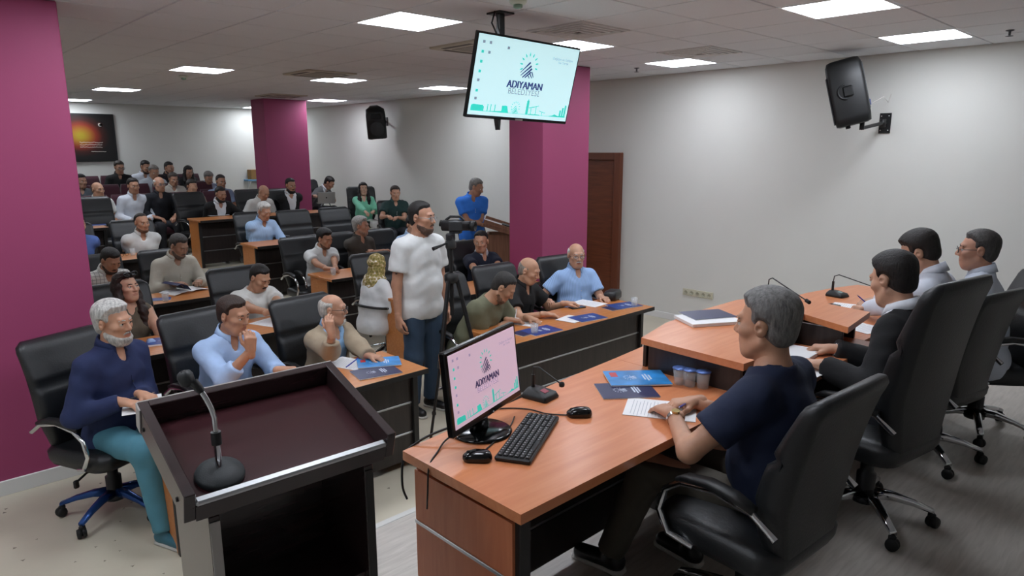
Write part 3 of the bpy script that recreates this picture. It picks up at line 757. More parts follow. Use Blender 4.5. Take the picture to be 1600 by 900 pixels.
# ------------------------------------------------------------------ theatre seats at the back
def seat_proto():
    t = bpy.data.objects.new('theatre_seat', None); COL.objects.link(t)
    rings = []
    for q in np.linspace(0, 1, 10):
        z = .38 + q*.62; th = .10*(1-.4*q**6); w_ = .50*(1-.08*q**8)
        rings.append([(x, y - .22 - .10*q, z) for x, y in rrect(w_, th, .03, 4)])
    MB().loft(rings).build('backrest', VELVET, t)
    MB().loft([[(x, y, z) for x, y in rrect(w_, d_, .06, 4, .03)] for z, w_, d_ in ((.33, .44, .42), (.36, .49, .48), (.43, .49, .48), (.455, .44, .43))]).build('seat', VELVET, t)
    for s in (-1, 1):
        MB().box((s*.275, -.02, .30), (.035, .42, .60), .01).build('side_frame', BLACKP, t)
        MB().box((s*.275, .0, .615), (.055, .40, .03), .01).build('armrest', WALNUT, t)
    return t
seat0 = seat_proto(); _seat_used = [False]
def put_seat(x, y, label):
    c = copy_tree(seat0) if _seat_used[0] else seat0
    _seat_used[0] = True
    c.location = (x, y, floor_z(x, y) + .0005); c.rotation_euler = (0, 0, PI)
    tag(c, label, 'seat', 'burgundy theatre seats in the back rows')
# ------------------------------------------------------------------ people: smooth distance fields turned into meshes
class Field:
    def __init__(s, lo, hi, h):
        s.lo = np.array(lo, float); s.h = h
        n = np.maximum(4, np.ceil((np.array(hi)-s.lo)/h).astype(int)+1)
        s.ax = [s.lo[a] + h*np.arange(n[a]) for a in range(3)]
        s.d = np.full(n, .09, np.float32)
    def sub(s, lo, hi):
        r = []
        for a in range(3):
            i0 = max(0, int((lo[a]-s.lo[a])/s.h)); i1 = min(len(s.ax[a]), int((hi[a]-s.lo[a])/s.h)+2)
            if i1 <= i0: return None
            r.append(slice(i0, i1))
        return tuple(r)
    def grid(s, sl):
        return [s.ax[0][sl[0]][:, None, None], s.ax[1][sl[1]][None, :, None], s.ax[2][sl[2]][None, None, :]]
    def add(s, fn, lo, hi, k):
        m_ = max(k, 1.5*s.h) + .012
        sl = s.sub(np.array(lo)-m_, np.array(hi)+m_)
        if sl is None: return
        d = fn(*s.grid(sl)); a = s.d[sl]
        if k > 0:
            h = np.maximum(k-np.abs(a-d), 0)/k; s.d[sl] = np.minimum(a, d) - h*h*k*.25
        else: s.d[sl] = np.minimum(a, d)
    def cut(s, fn, k=.004, lo=None, hi=None):
        sl = (slice(None),)*3 if lo is None else s.sub(lo, hi)
        if sl is None: return
        d = fn(*s.grid(sl)); a = s.d[sl]
        h = np.maximum(k-np.abs(a-d), 0)/k; s.d[sl] = np.maximum(a, d) + h*h*k*.25
    def ell(s, c, r, k=.03, R=None, o=0):
        c = np.array(c); r = np.array(r, float) + o; m_ = max(r)
        def fn(X, Y, Z):
            x, y, z = X-c[0], Y-c[1], Z-c[2]
            if R is not None:
                x, y, z = (R[0, 0]*x+R[1, 0]*y+R[2, 0]*z), (R[0, 1]*x+R[1, 1]*y+R[2, 1]*z), (R[0, 2]*x+R[1, 2]*y+R[2, 2]*z)
            k0 = np.sqrt((x/r[0])**2+(y/r[1])**2+(z/r[2])**2); k1 = np.sqrt((x/r[0]**2)**2+(y/r[1]**2)**2+(z/r[2]**2)**2)+1e-9
            return k0*(k0-1)/k1
        s.add(fn, c-m_, c+m_, k); return fn
    def cone(s, a, b, ra, rb, k=.03, o=0, clip=None):
        fn = conef(a, b, ra+o, rb+o)
        if clip is not None:
            p, n_ = clip; g = fn
            fn = lambda X, Y, Z: np.maximum(g(X, Y, Z), (X-p[0])*n_[0]+(Y-p[1])*n_[1]+(Z-p[2])*n_[2])
        a = np.array(a); b = np.array(b); m_ = max(ra, rb)+o
        s.add(fn, np.minimum(a, b)-m_, np.maximum(a, b)+m_, k); return fn
    def wrinkle(s, amp, f=1.0, ph=0.):
        X, Y, Z = s.grid((slice(None),)*3)
        f = f*1.0
        s.d += (amp*(np.sin(43*f*X+ph+2.2*np.sin(19*f*Z+ph)) * np.sin(37*f*Y+1.7*np.sin(23*f*X+ph)) + .7*np.sin(61*f*Z+2.0*np.sin(17*f*X+2*ph)+1.5*np.sin(21*f*Y)))).astype(np.float32)
    def nets(s):
        d = s.d; nx, ny, nz = d.shape
        sg = d < 0
        cnt = np.zeros((nx-1, ny-1, nz-1), np.int8)
        offs = [(i, j, k) for i in (0, 1) for j in (0, 1) for k in (0, 1)]
        for i, j, k in offs: cnt += sg[i:nx-1+i, j:ny-1+j, k:nz-1+k]
        act = (cnt > 0) & (cnt < 8)
        A = np.nonzero(act); n = len(A[0])
        if n == 0: return np.zeros((0, 3)), np.zeros((0, 4), int)
        idx = np.full(act.shape, -1, np.int32); idx[A] = np.arange(n)
        C = [d[A[0]+i, A[1]+j, A[2]+k] for i, j, k in offs]
        pos = np.zeros((n, 3)); num = np.zeros(n)
        for e0 in range(8):
            for bit in (4, 2, 1):
                if e0 & bit: continue
                e1 = e0 | bit
                m_ = (C[e0] < 0) != (C[e1] < 0)
                t = np.where(m_, C[e0]/np.where(m_, C[e0]-C[e1], 1), 0)
                p0 = np.array(offs[e0], float); dp = np.array(offs[e1], float)-p0
                pos += m_[:, None]*(p0+t[:, None]*dp); num += m_
        V = (np.stack(A, 1) + pos/np.maximum(num, 1)[:, None])*s.h + s.lo
        Q = []
        for ax in range(3):
            b, c = (ax+1) % 3, (ax+2) % 3
            lo_ = [slice(None)]*3; hi_ = [slice(None)]*3
            lo_[ax] = slice(0, -1); hi_[ax] = slice(1, None)
            for q in (b, c): lo_[q] = slice(1, -1); hi_[q] = slice(1, -1)
            s0, s1 = sg[tuple(lo_)], sg[tuple(hi_)]
            E = np.nonzero(s0 != s1)
            if len(E[0]) == 0: continue
            fl_ = s0[E]
            g = [E[0].copy(), E[1].copy(), E[2].copy()]
            g[b] = g[b]+1; g[c] = g[c]+1
            def cell(db, dc):
                h_ = [g[0], g[1], g[2]]; h_[b] = h_[b]+db; h_[c] = h_[c]+dc
                return idx[h_[0], h_[1], h_[2]]
            q4 = np.stack([cell(-1, -1), cell(0, -1), cell(0, 0), cell(-1, 0)], 1)
            q4 = np.where(fl_[:, None], q4, q4[:, ::-1])
            Q.append(q4)
        return V, np.concatenate(Q)
def conef(a, b, ra, rb):
    a = np.array(a, float); b = np.array(b, float); ba = b-a; L2 = max(1e-9, ba @ ba)
    def fn(X, Y, Z):
        x, y, z = X-a[0], Y-a[1], Z-a[2]
        h = np.clip((x*ba[0]+y*ba[1]+z*ba[2])/L2, 0, 1)
        return np.sqrt((x-ba[0]*h)**2+(y-ba[1]*h)**2+(z-ba[2]*h)**2)-(ra+(rb-ra)*h)
    return fn
def quads_mesh(name, V, Q, mats, midx=None):
    me = bpy.data.meshes.new(name)
    me.vertices.add(len(V)); me.vertices.foreach_set('co', np.asarray(V, np.float32).ravel())
    me.loops.add(4*len(Q)); me.loops.foreach_set('vertex_index', np.asarray(Q, np.int32).ravel())
    me.polygons.add(len(Q)); me.polygons.foreach_set('loop_start', np.arange(0, 4*len(Q), 4, dtype=np.int32))
    try: me.polygons.foreach_set('loop_total', np.full(len(Q), 4, np.int32))
    except Exception: pass
    for m_ in mats: me.materials.append(m_)
    if midx is not None: me.polygons.foreach_set('material_index', np.asarray(midx, np.int32))
    me.polygons.foreach_set('use_smooth', np.ones(len(Q), bool))
    me.update(calc_edges=True); me.validate()
    return me
SKINS = {}
def skin(c):
    if c not in SKINS:
        c0 = c; k_ = [int(c[i:i+2], 16) for i in (1, 3, 5)]; c = '#%02x%02x%02x' % tuple(int(v*.72 + m_*.28) for v, m_ in zip(k_, (226, 188, 164)))
        M = mat('skin_'+c.strip('#'), c, .5, bump=.05, bscale=160, var=.10, vscale=22)
        M.node_tree.nodes['Principled BSDF'].inputs['Subsurface Weight'].default_value = .08
        M.node_tree.nodes['Principled BSDF'].inputs['Subsurface Radius'].default_value = (.01, .004, .002)
        SKINS[c0] = M; c = c0
    return SKINS[c]
def cloth(c, kind='cloth'):
    n = kind+'_'+c.strip('#')
    if kind == 'stripe' and n not in MATS:
        M = mat(n, c, .8); nt = M.node_tree; N = nt.nodes; b = N['Principled BSDF']
        tc = N.new('ShaderNodeTexCoord'); wv = N.new('ShaderNodeTexWave'); wv.inputs['Scale'].default_value = 22; wv.bands_direction = 'X'
        rp = N.new('ShaderNodeValToRGB'); k = lin(c); rp.color_ramp.elements[0].color = k; rp.color_ramp.elements[1].color = tuple(min(1, v*1.25+.05) for v in k[:3])+(1,)
        nt.links.new(tc.outputs['Object'], wv.inputs[0]); nt.links.new(wv.outputs[0], rp.inputs[0]); nt.links.new(rp.outputs[0], b.inputs['Base Color'])
        return M
    if kind == 'plaid' and n not in MATS:
        M = mat(n, c, .8); nt = M.node_tree; N = nt.nodes; b = N['Principled BSDF']
        tc = N.new('ShaderNodeTexCoord'); mx = N.new('ShaderNodeMath'); mx.operation = 'MAXIMUM'
        for dr in 'XZ':
            wv = N.new('ShaderNodeTexWave'); wv.inputs['Scale'].default_value = 9; wv.bands_direction = dr
            pw = N.new('ShaderNodeMath'); pw.operation = 'POWER'; pw.inputs[1].default_value = 14
            nt.links.new(tc.outputs['Object'], wv.inputs[0]); nt.links.new(wv.outputs['Fac'], pw.inputs[0]); nt.links.new(pw.outputs[0], mx.inputs[0 if dr == 'X' else 1])
        rp = N.new('ShaderNodeValToRGB'); k = lin(c); rp.color_ramp.elements[0].color = k; rp.color_ramp.elements[1].color = tuple(v*.35 for v in k[:3])+(1,)
        nt.links.new(mx.outputs[0], rp.inputs[0]); nt.links.new(rp.outputs[0], b.inputs['Base Color'])
        return M
    return mat(n, c, .85, bump=.55, bscale=11, var=.05, vscale=14)
def hairm(c): return mat('hair_'+c.strip('#'), c, .6, bump=.5, bscale=140, var=.4, vscale=70, stretch=(1, 1, .35))
EYEW = mat('eye_white', '#d9d4cc', .25); IRIS = mat('iris', '#241611', .2); BROWM = {}
LENS = mat('lens_glass', '#dfe6ea', .05); LENS.node_tree.nodes['Principled BSDF'].inputs['Alpha'].default_value = .12
RES = {'hi': (.0125, .0044, .0042, .0052), 'mid': (.017, .0064, .0054, .0075), 'lo': (.023, .0095, .0066, .011)}

def ik(S, W, l1, l2, pole):
    S = np.array(S, float); W = np.array(W, float); d = W-S; L = np.linalg.norm(d)
    mx = (l1+l2)*.995
    if L > mx: W = S + d*(mx/L); d = W-S; L = mx
    L = max(L, abs(l1-l2)+.02)
    u = d/L; a = (l1*l1-l2*l2+L*L)/(2*L); h = math.sqrt(max(0, l1*l1-a*a))
    p = np.array(pole, float); p = p-u*(p @ u); p = nrm(p)
    return S+u*a+p*h, W

def person(label, x, y, phi, group=None, res='mid', stand=False, z=None, seat=.48, lean=8, head=(0, 0, 0), s=1.0, girth=1.0, belly=0., fem=False,
           rh=None, lh=None, rp=(.6, -.5, -.8), lp=(-.6, -.5, -.8), rn=None, ln=None, rd=None, ld=None, rc=.5, lc=.5, world=True,
           top='shirt', tc='#ffffff', sleeve='long', under=None, pc='#23242a', sc='#151515', collar=True, ccol=None, tpat='cloth',
           hair='short', hc='#1a1614', beard=None, bc=None, skinc='#b98a6c', glasses=None, eyes=1, feet=None, knees=None, open_neck=.03, brow=None, hairt=.012,
           hx=None, twist=0, watch=None):
    if z is None: z = floor_z(x, y)
    hb, hh, hd, hr = RES[res]
    rot = math.radians(phi-90)
    Rw = RZ(rot); base = np.array((x, y, z))
    def loc(p): return Rw.T @ (np.array(p, float)-base)
    u = np.array((0, math.sin(math.radians(lean)), math.cos(math.radians(lean)))); f_ = np.array((0, u[2], -u[1])); X1 = np.array((1., 0, 0))
    RT = RX(-math.radians(lean))
    hz = (.93 if stand else seat+.075)*(s if stand else 1)
    hip = np.array((0, 0 if stand else -.03, hz))
    sw = (.158 if fem else .175)*s
    nb = hip + u*.50*s
    sh = {1: nb - u*.055*s + X1*sw + f_*.0, -1: nb - u*.055*s - X1*sw}
    if twist:
        a = math.radians(twist)
        for k in sh: sh[k] = nb-u*.055*s + k*sw*(X1*math.cos(a) + f_*math.sin(a))
    hy, hp, hrl = [math.radians(q) for q in head]
    Rh = RZ(hy) @ RX(-hp) @ RY(hrl)
    hcn = nb + u*.058*s + Rh @ np.array((0, .022, .115))*s
    def H(p): return hcn + Rh @ (np.array(p)*s)
    # arms
    arms = {}
    for k, tgt, pole in ((1, rh, rp), (-1, lh, lp)):
        if tgt is None:
            tgt_l = sh[k] + np.array((k*.06, .0, -.50))*s if stand else hip + np.array((k*.13, .30, .12))
        else: tgt_l = loc(tgt) if world else np.array(tgt, float)
        e, w_ = ik(sh[k], tgt_l, .285*s, .255*s, pole); arms[k] = (sh[k], e, w_)
    # legs
    legs = {}
    for k in (1, -1):
        hj = hip + np.array((k*.085, .02, -.03))*s
        if stand:
            an = np.array((k*.10, -.02, .085)); kn = (hj+an)/2 + np.array((k*.015, .025, .0))
        else:
            kn = np.array((k*.14, .40, seat+.055)) if knees is None else np.array(knees[0 if k > 0 else 1], float)
            an = np.array((k*.13, .36, .085)) if feet is None else np.array(feet[0 if k > 0 else 1], float)
        legs[k] = (hj, kn, an)
    g = girth
    def torso(F, o=0., k=.045, full=True):
        F.ell(hip + u*.0, (.165*g*s, .125*g*s, .12*s), k, RT, o)
        F.ell(hip + u*.15*s + f_*(.012+belly*.5), (.148*g*s, (.112*g+belly*.6)*s, .16*s), k, RT, o)
        F.ell(hip + u*.33*s + f_*.005, (.162*g*s*(.93 if fem else 1), .113*g*s, .175*s), k, RT, o)
        if fem:
            for q in (1, -1): F.ell(hip + u*.31*s + f_*.085 + X1*q*.068, (.06, .05, .06), .03, RT, o)
        ax = nrm(sh[1]-sh[-1])
        F.cone(sh[1]-ax*.02, sh[-1]+ax*.02, .054*s, .054*s, k, o)
        for q in (1, -1): F.cone(nb + u*.012*s, sh[q]-ax*q*.04, .05*s, .048*s, k, o)
    def bounds(P, m_): P = np.array(P); return P.min(0)-m_, P.max(0)+m_
    neck = (nb - u*.03*s, hcn + Rh @ np.array((0, -.02, -.055))*s)
    VV, QQ, MI = [], [], []
    def put(V, Q, mi):
        o = sum(len(v) for v in VV); VV.append(V); QQ.append(Q+o); MI.append(mi if not np.isscalar(mi) else np.full(len(Q), mi))
    # --- body (trunk, limbs, neck)
    allp = [hip, nb, sh[1], sh[-1]] + [p for k in (1, -1) for p in arms[k]] + [p for k in (1, -1) for p in legs[k]]
    lo, hi = bounds(allp, .2); lo[2] = max(lo[2], .0)
    F = Field(lo, hi, hb*1.15)
    torso(F)
    for k in (1, -1):
        S, E, W = arms[k]
        F.cone(S, E, .050*s*g**.5, .041*s, .03); F.cone(E, W, .041*s, .0275*s, .02)
        h0, kn, an = legs[k]
        F.cone(h0, kn, .082*s*g**.5, .056*s, .04); F.cone(kn, an, .055*s, .038*s, .02)
    F.cone(*neck, .060*s, .055*s, .03)
    put(*F.nets(), 0)
    # --- head
    def headf(F, fo=0.):
        hs = s
        F.ell(H((0, -.016, .036)), np.array((.076, .097, .085))*hs, .0, Rh, fo)
        F.ell(H((0, .030, -.035)), np.array((.060, .066, .082))*hs, .03*hs, Rh, fo)
        F.ell(H((0, .046, -.075)), np.array((.043, .042, .036))*hs, .03, Rh, fo)
        jw = .016 if fem else .030; F.cone(H((-jw, .052, -.092)), H((jw, .052, -.092)), .018*hs, .018*hs, .03, fo)
        for q in (1, -1):
            F.cone(H((q*(.050 if fem else .056), .0, -.055)), H((q*(.014 if fem else .022), .06, -.095)), .015*hs, (.014 if fem else .018)*hs, .03, fo)
            F.ell(H((q*.043, .058, -.012)), np.array((.024, .026, .02))*hs, .025, Rh, fo)
    lo, hi = bounds([H((a*.1, b*.13, c*.135)) for a in (-1, 1) for b in (-1, 1) for c in (-1, 1)] + [neck[0]], .012)
    lo = np.minimum(lo, neck[0]-.06); 
    F = Field(lo, hi, hh)
    headf(F)
    F.cone(*neck, .060*s, .055*s, .025)
    F.cone(H((-.036, .078, .036)), H((.036, .078, .036)), (.006 if fem else .011)*s, (.006 if fem else .011)*s, .02)
    F.cone(H((0, .086, .022)), H((0, .108, -.018)), .008*s, .0125*s, .012)
    for q in (1, -1):
        F.ell(H((q*.012, .098, -.024)), np.array((.009, .010, .008))*s, .008, Rh)
        F.cut(lambda X, Y, Z, q=q: -(np.sqrt((X-H((q*.032, .101, .012))[0])**2+(Y-H((q*.032, .101, .012))[1])**2+(Z-H((q*.032, .101, .012))[2])**2)-.0185*s), .012, H((q*.032, .101, .012))-.05, H((q*.032, .101, .012))+.05)
        if not eyes: F.ell(H((q*.032, .079, .011)), np.array((.0155, .0135, .0125))*s, .004, Rh)
        else: F.cone(H((q*.020, .0885, .0205)), H((q*.045, .083, .0205)), .0055*s, .005*s, .006)
        F.ell(H((q*.080, -.012, .002)), np.array((.009, .021, .032))*s, .008, Rh @ RZ(-q*.35))
        if res != 'lo': 
            F.ell(H((q*.080, -.012, .002)), np.array((.012, .020, .031))*s, .004, Rh @ RZ(-q*.4))
            c_ = H((q*.094, -.008, .004)); F.cut(lambda X, Y, Z, c_=c_: -(np.sqrt((X-c_[0])**2+(Y-c_[1])**2+(Z-c_[2])**2)-.0105*s), .004, c_-.03, c_+.03)
    F.cone(H((-.020, .084, -.052)), H((.020, .084, -.052)), .0075*s, .0075*s, .008)
    F.cone(H((-.016, .083, -.062)), H((.016, .083, -.062)), .0085*s, .0085*s, .006)
    V, Q = F.nets()
    ctr = V[Q].mean(1); L_ = (ctr-hcn) @ Rh / s
    lip = (np.abs(L_[:, 0]) < .024) & (L_[:, 2] < -.047) & (L_[:, 2] > -.070) & (L_[:, 1] > .078) & (np.abs(L_[:, 2]+.0585) < .012*(1-(L_[:, 0]/.027)**2))
    put(V, Q, lip.astype(int))
    # --- hands
    for k in (1, -1):
        S, E, W = arms[k]
        d = nrm(W-E) if (rd if k > 0 else ld) is None else nrm(Rw.T @ np.array((rd if k > 0 else ld), float) if world else (rd if k > 0 else ld))
        n_ = (rn if k > 0 else ln)
        n_ = np.array((0, 0, -1.)) if n_ is None else (Rw.T @ np.array(n_, float) if world else np.array(n_, float))
        n_ = n_ - d*(n_ @ d)
        n_ = nrm(n_) if np.linalg.norm(n_) > .05 else nrm(np.cross(d, X1))
        sd = np.cross(d, n_)*k
        curl = rc if k > 0 else lc
        lo, hi = bounds([W, W+d*.2], .075); F = Field(lo, hi, hd)
        q_ = .97*s if not fem else .88*s
        F.cone(W-d*.03, W+d*.012, .0275*s, .025*s, .02)
        for i, (off, ln_, r0) in enumerate(((.028, .94, .0098), (.0095, 1.04, .0102), (-.0095, .97, .0096), (-.027, .77, .0084))):
            kn = W + (d*(.088 - abs(i-1)*.004) + sd*off)*q_
            F.cone(W + sd*off*.55*q_ + d*.01, kn, .0155*q_, .0125*q_, .016)
            p = kn; a = 0
            for j, (l_, bend) in enumerate(((.043, 48), (.027, 58), (.021, 36))):
                a += math.radians(bend)*curl + (.12 if j == 0 else 0)
                dr = d*math.cos(a) + n_*math.sin(a) + sd*off*1.2
                p2 = p + nrm(dr)*l_*ln_*q_
                F.cone(p, p2, r0*q_*(1-.10*j), r0*q_*(.92-.10*j), .0035); p = p2
        p = W + (d*.022 + sd*.020 + n_*.006)*q_
        a = curl*.5
        for j, (l_, r0) in enumerate(((.044, .0145), (.034, .0115), (.026, .0098))):
            dr = nrm(d*(.72+.1*j) + sd*(.68-.35*j-.25*a) + n_*(.18+.35*a*j))
            p2 = p + dr*l_*q_; F.cone(p, p2, r0*q_, r0*.9*q_, .010 if j == 0 else .004); p = p2
        put(*F.nets(), 0)
    V = np.concatenate(VV); Q = np.concatenate(QQ); mi = np.concatenate(MI)
    lipc = '#%02x%02x%02x' % tuple(int(int(skinc[i:i+2], 16)*m_) for i, m_ in ((1, .86), (3, .70), (5, .70)))
    me = quads_mesh('person', V, Q, [skin(skinc), skin(lipc)], mi)
    ob = bpy.data.objects.new('person', me); COL.objects.link(ob)
    ob.location = base; ob.rotation_euler = (0, 0, rot)
    tag(ob, label, 'person', group)
    def part(name, F, m_, parent=ob):
        V, Q = F.nets()
        if len(Q) == 0: return None
        o = bpy.data.objects.new(name, quads_mesh(name, V, Q, [m_])); COL.objects.link(o); o.parent = parent; return o
    plane = lambda p, n_: (lambda X, Y, Z: (X-p[0])*n_[0]+(Y-p[1])*n_[1]+(Z-p[2])*n_[2])
    ph = (x*7.3+y*3.1) % 6
    # --- upper clothing
    def garment(name, o, slv, m_, hem, neck_r, opening=0., vwedge=None, wr=.0022):
        P = [hip-u*.22, nb+u*.04, sh[1], sh[-1]] + [p for k in (1, -1) for p in arms[k]]
        lo, hi = bounds(P, .17); F = Field(lo, hi, hb)
        if stand: o += .006
        torso(F, o)
        F.ell(hip + u*.16*s, (.158*g*s, .118*g*s, .17*s), .04, RT, o)
        if hem < -.08: F.ell(hip - u*.06, (.172*g*s, .124*g*s, .12*s), .04, RT, o)
        F.cut(plane(hip + u*hem, -u), .006)
        if vwedge:
            s0, a0, b0 = vwedge
            def fn(X, Y, Z):
                sv = (Y-hip[1])*u[1]+(Z-hip[2])*u[2]; fv = (Y-hip[1])*f_[1]+(Z-hip[2])*f_[2]
                wd = np.abs(X)-(a0+b0*np.clip(sv-s0, 0, 1)); return -np.maximum(wd*.9, .02-fv)
            F.cut(fn, .004)
        for k in (1, -1):
            S, E, W = arms[k]
            rs = .050*s*g**.5
            if slv == 'none': continue
            if slv == 'short':
                c = S + (E-S)*.64; dr = nrm(E-S)
                F.cone(S, E, rs+.006, .050*s+.014, .03, o, (c, dr))
            else:
                F.cone(S, E, rs+.003, .050*s, .03, o)
                t_ = {'long': .95, 'rolled': .45}[slv]
                c = E + (W-E)*t_; dr = nrm(W-E)
                F.cone(E, W, .050*s, .036*s, .03, o, (c, dr))
        if wr: F.wrinkle(wr, 1.0, ph)
        cn = nb + u*.062*s + f_*.010; rr_ = np.array((neck_r+.010, neck_r+.014, .072))*s
        def hole(X, Y, Z):
            a_ = (Y-cn[1]); b_ = (Z-cn[2])
            return -(np.sqrt(((X-cn[0])/rr_[0])**2+((a_*f_[1]+b_*f_[2])/rr_[1])**2+((a_*u[1]+b_*u[2])/rr_[2])**2)-1)*rr_[2]
        F.cut(hole, .004)
        F.cut(plane(nb + u*.075*s, u), .006)
        if opening:
            c = nb + f_*.075*s + u*.015*s; ro = np.array((.020+opening*.35, .07, opening*.9+.045))
            def fn(X, Y, Z):
                xx = (X-c[0])/ro[0]; a_ = (Y-c[1]); b_ = (Z-c[2]); yy = (a_*f_[1]+b_*f_[2])/ro[1]; zz = (a_*u[1]+b_*u[2])/ro[2]
                q = np.sqrt(xx*xx+yy*yy+zz*zz); return -(q-1)*ro[0]
            F.cut(fn, .004)
        o_ = part(name, F, m_)
        if name in ('shirt', 'polo_shirt') and res != 'lo' and not vwedge and top not in ('blazer', 'suit') and collar:
            P = []
            for sv in np.linspace(.40 - opening, (-.02 if stand else .16) if name == 'shirt' else .29, 12):
                q = hip + u*sv*s + f_*(.19+belly)
                for _ in range(90):
                    ii = np.round((q-F.lo)/F.h).astype(int)
                    if (ii < 0).any() or (ii >= np.array(F.d.shape)).any() or F.d[tuple(ii)] > .003: q = q - f_*.002
                    else: break
                if P:
                    dq = (q-P[-1]) @ f_
                    if abs(dq) > .02: q = q - f_*(dq - .02*np.sign(dq))
                P.append(q)
            P = [P[0]] + [(P[i-1]+2*P[i]+P[i+1])/4 for i in range(1, len(P)-1)] + [P[-1]]
            MB().tube(P, .0045, 6).build('placket', m_, o_)
            for i in range(2, len(P)-1, 3): MB().lathe([(.005, .0), (.005, .002), (.001, .0025)], P[i]+f_*.004, 8, RT @ RX(-PI/2)).build('button', BASEW if name != 'shirt' or tc[1] > '5' else EDGEB, o_)
        return o_
    m_top = cloth(tc, tpat)
    garm = None
    nr = .066
    if top in ('blazer', 'suit'):
        garment('shirt', .008, 'long', cloth(under or '#dfe3ea'), -.05, nr, .03, wr=.001)
        garm = garment('jacket', .021, 'long', m_top, -.15, .082, 0, (.10 if top == 'suit' else .0, .010 if top == 'suit' else .030, .22 if top == 'suit' else .14), wr=.0022)
    elif top == 'sleeveless': garm = garment('top', .010, 'none', m_top, -.10, .085, .02)
    elif top == 'tshirt': garm = garment('t_shirt', .017, sleeve if sleeve != 'long' else 'short', m_top, -.13, .071, 0)
    else: garm = garment('shirt' if top == 'shirt' else 'polo_shirt', .015, sleeve, m_top, -.12, nr, open_neck)
    if collar and top in ('shirt', 'polo', 'blazer', 'suit'):
        ax = nrm(neck[1]-neck[0]*1.0); ax = nrm(u*.8+ax*.2); fx = nrm(f_-ax*(f_ @ ax)); cN = nb + u*.034*s - f_*.004
        n_ = 22; V = []; Fq = []
        for i in range(n_+1):
            th = math.radians(22 + 316*i/n_)
            e = min(i, n_-i)/n_; tip = max(0, 1-e*9)
            dr = fx*math.cos(th) + X1*math.sin(th); sl_ = .006*math.cos(th)
            r1, r2 = .064*s, .070*s; r3 = (.086 + .010*tip)*s
            up_ = .046 - .016*math.cos(th)*1.0; up_ -= .010*max(0, math.cos(th))
            V += [cN + dr*(r1-.002) + ax*(up_-.004), cN + dr*r2 + ax*up_, cN + dr*r3 + ax*(.006 - .030*tip - .012*max(0, math.cos(th))), cN + dr*(r3-.006) + ax*(.004 - .030*tip - .012*max(0, math.cos(th))), cN + dr*(r1-.001) + ax*(up_-.03)]
        for i in range(n_):
            for j in range(5):
                a = i*5+j; b = i*5+(j+1) % 5; Fq.append((a, b, b+5, a+5))
        MB().raw(V, Fq, True).raw(V[:5], [(0, 1, 2, 3, 4)]).raw(V[-5:], [(4, 3, 2, 1, 0)]).build('collar', cloth(ccol or (under or '#dfe3ea' if top in ('blazer', 'suit') else tc), 'cloth'), garm)
    # --- trousers and shoes
    P = [hip] + [p for k in (1, -1) for p in legs[k]]
    lo, hi = bounds(P, .16); lo[2] = max(lo[2], .02); F = Field(lo, hi, hb*1.1)
    F.ell(hip, (.165*g*s, .125*g*s, .12*s), .04, RT, .0)
    for k in (1, -1):
        h0, kn, an = legs[k]
        F.cone(h0, kn, .097*s*g**.5, .074*s, .05)
        dr = nrm(an-kn); F.cone(kn, an + dr*.0, .074*s, .060*s, .04, 0, (an - dr*.005, dr))
    F.cut(plane(hip + np.array((0, 0, .045)) if stand else hip + np.array((0, 0, .09)), np.array((0, 0, 1.))), .006)
    F.wrinkle(.0016, .9, ph+1)
    part('trousers', F, cloth(pc))
    for k in (1, -1):
        h0, kn, an = legs[k]
        out = math.radians(8*k); fd = np.array((math.sin(out), math.cos(out), 0))
        a0 = np.array((an[0], an[1], 0)); 
        lo, hi = bounds([a0-fd*.09, a0+fd*.23, a0+np.array((0, 0, .12))], .06); lo[2] = max(-.02, lo[2]-.03); F = Field(lo, hi, hb*.7)
        zz = max(0., an[2]-.085)
        F.cone(a0 - fd*.03 + np.array((0, 0, .045+zz)), a0 + fd*.15 + np.array((0, 0, .035+zz)), .040, .036, .02)
        F.cone(a0 - fd*.02 + np.array((0, 0, .05+zz)), an + np.array((0, 0, .015)), .040, .040, .02)
        F.cut(lambda X, Y, Z: zz + .004 - Z, .004)
        so = part('shoe', F, mat('shoe_'+sc.strip('#'), sc, .4))
        if so:
            lo2, hi2 = bounds([a0-fd*.08, a0+fd*.2], .05); F = Field((lo2[0], lo2[1], -.03), (hi2[0], hi2[1], .08), hb*.7)
            F.cone(a0 - fd*.032 + np.array((0, 0, .012+zz)), a0 + fd*.155 + np.array((0, 0, .012+zz)), .044, .040, 0)
            F.cut(lambda X, Y, Z: zz + .0015 - Z, .003); F.cut(lambda X, Y, Z: Z - .022 - zz, .003)
            part('sole', F, mat('sole', '#b9b7b2' if sc not in ('#151515', '#0e0e10') else '#131313', .7), so)
    # --- hair, beard, brows, eyes, glasses
    hm = hairm(hc)
    def hair_shape(F, t0, fy, fz, nape=-.078, side=None, vol=.5, ears=True, fade=1.0):
        """shell over the skull whose thickness fades to nothing at the hairline"""
        F.ell(H((0, -.016, .036)), np.array((.0762, .0972, .0852))*s, 0, Rh); F.ell(H((0, -.040, -.015)), np.array((.064, .064, .070))*s, .03, Rh)
        X, Y, Z = F.grid((slice(None),)*3)
        x_, y_, z_ = X-hcn[0], Y-hcn[1], Z-hcn[2]
        lx, ly, lz = [(Rh[0, i]*x_+Rh[1, i]*y_+Rh[2, i]*z_)/s for i in range(3)]
        r = -.80*(ly-fy) + .60*(lz-fz) - .55*np.clip(np.abs(lx)-.022, 0, .035)*np.clip((lz-.03)/.03, 0, 1) + .004*np.sin(170*lx+ph)*np.sin(90*lx+2*ph)
        r = np.minimum(r, lz - (nape + .052*np.clip((ly+.055)/.04, 0, 1)))
        if ears: r = np.minimum(r, np.sqrt((ly+.012)**2+(lz-.002)**2) - .027 + .05*np.clip(.055-np.abs(lx), 0, 1))
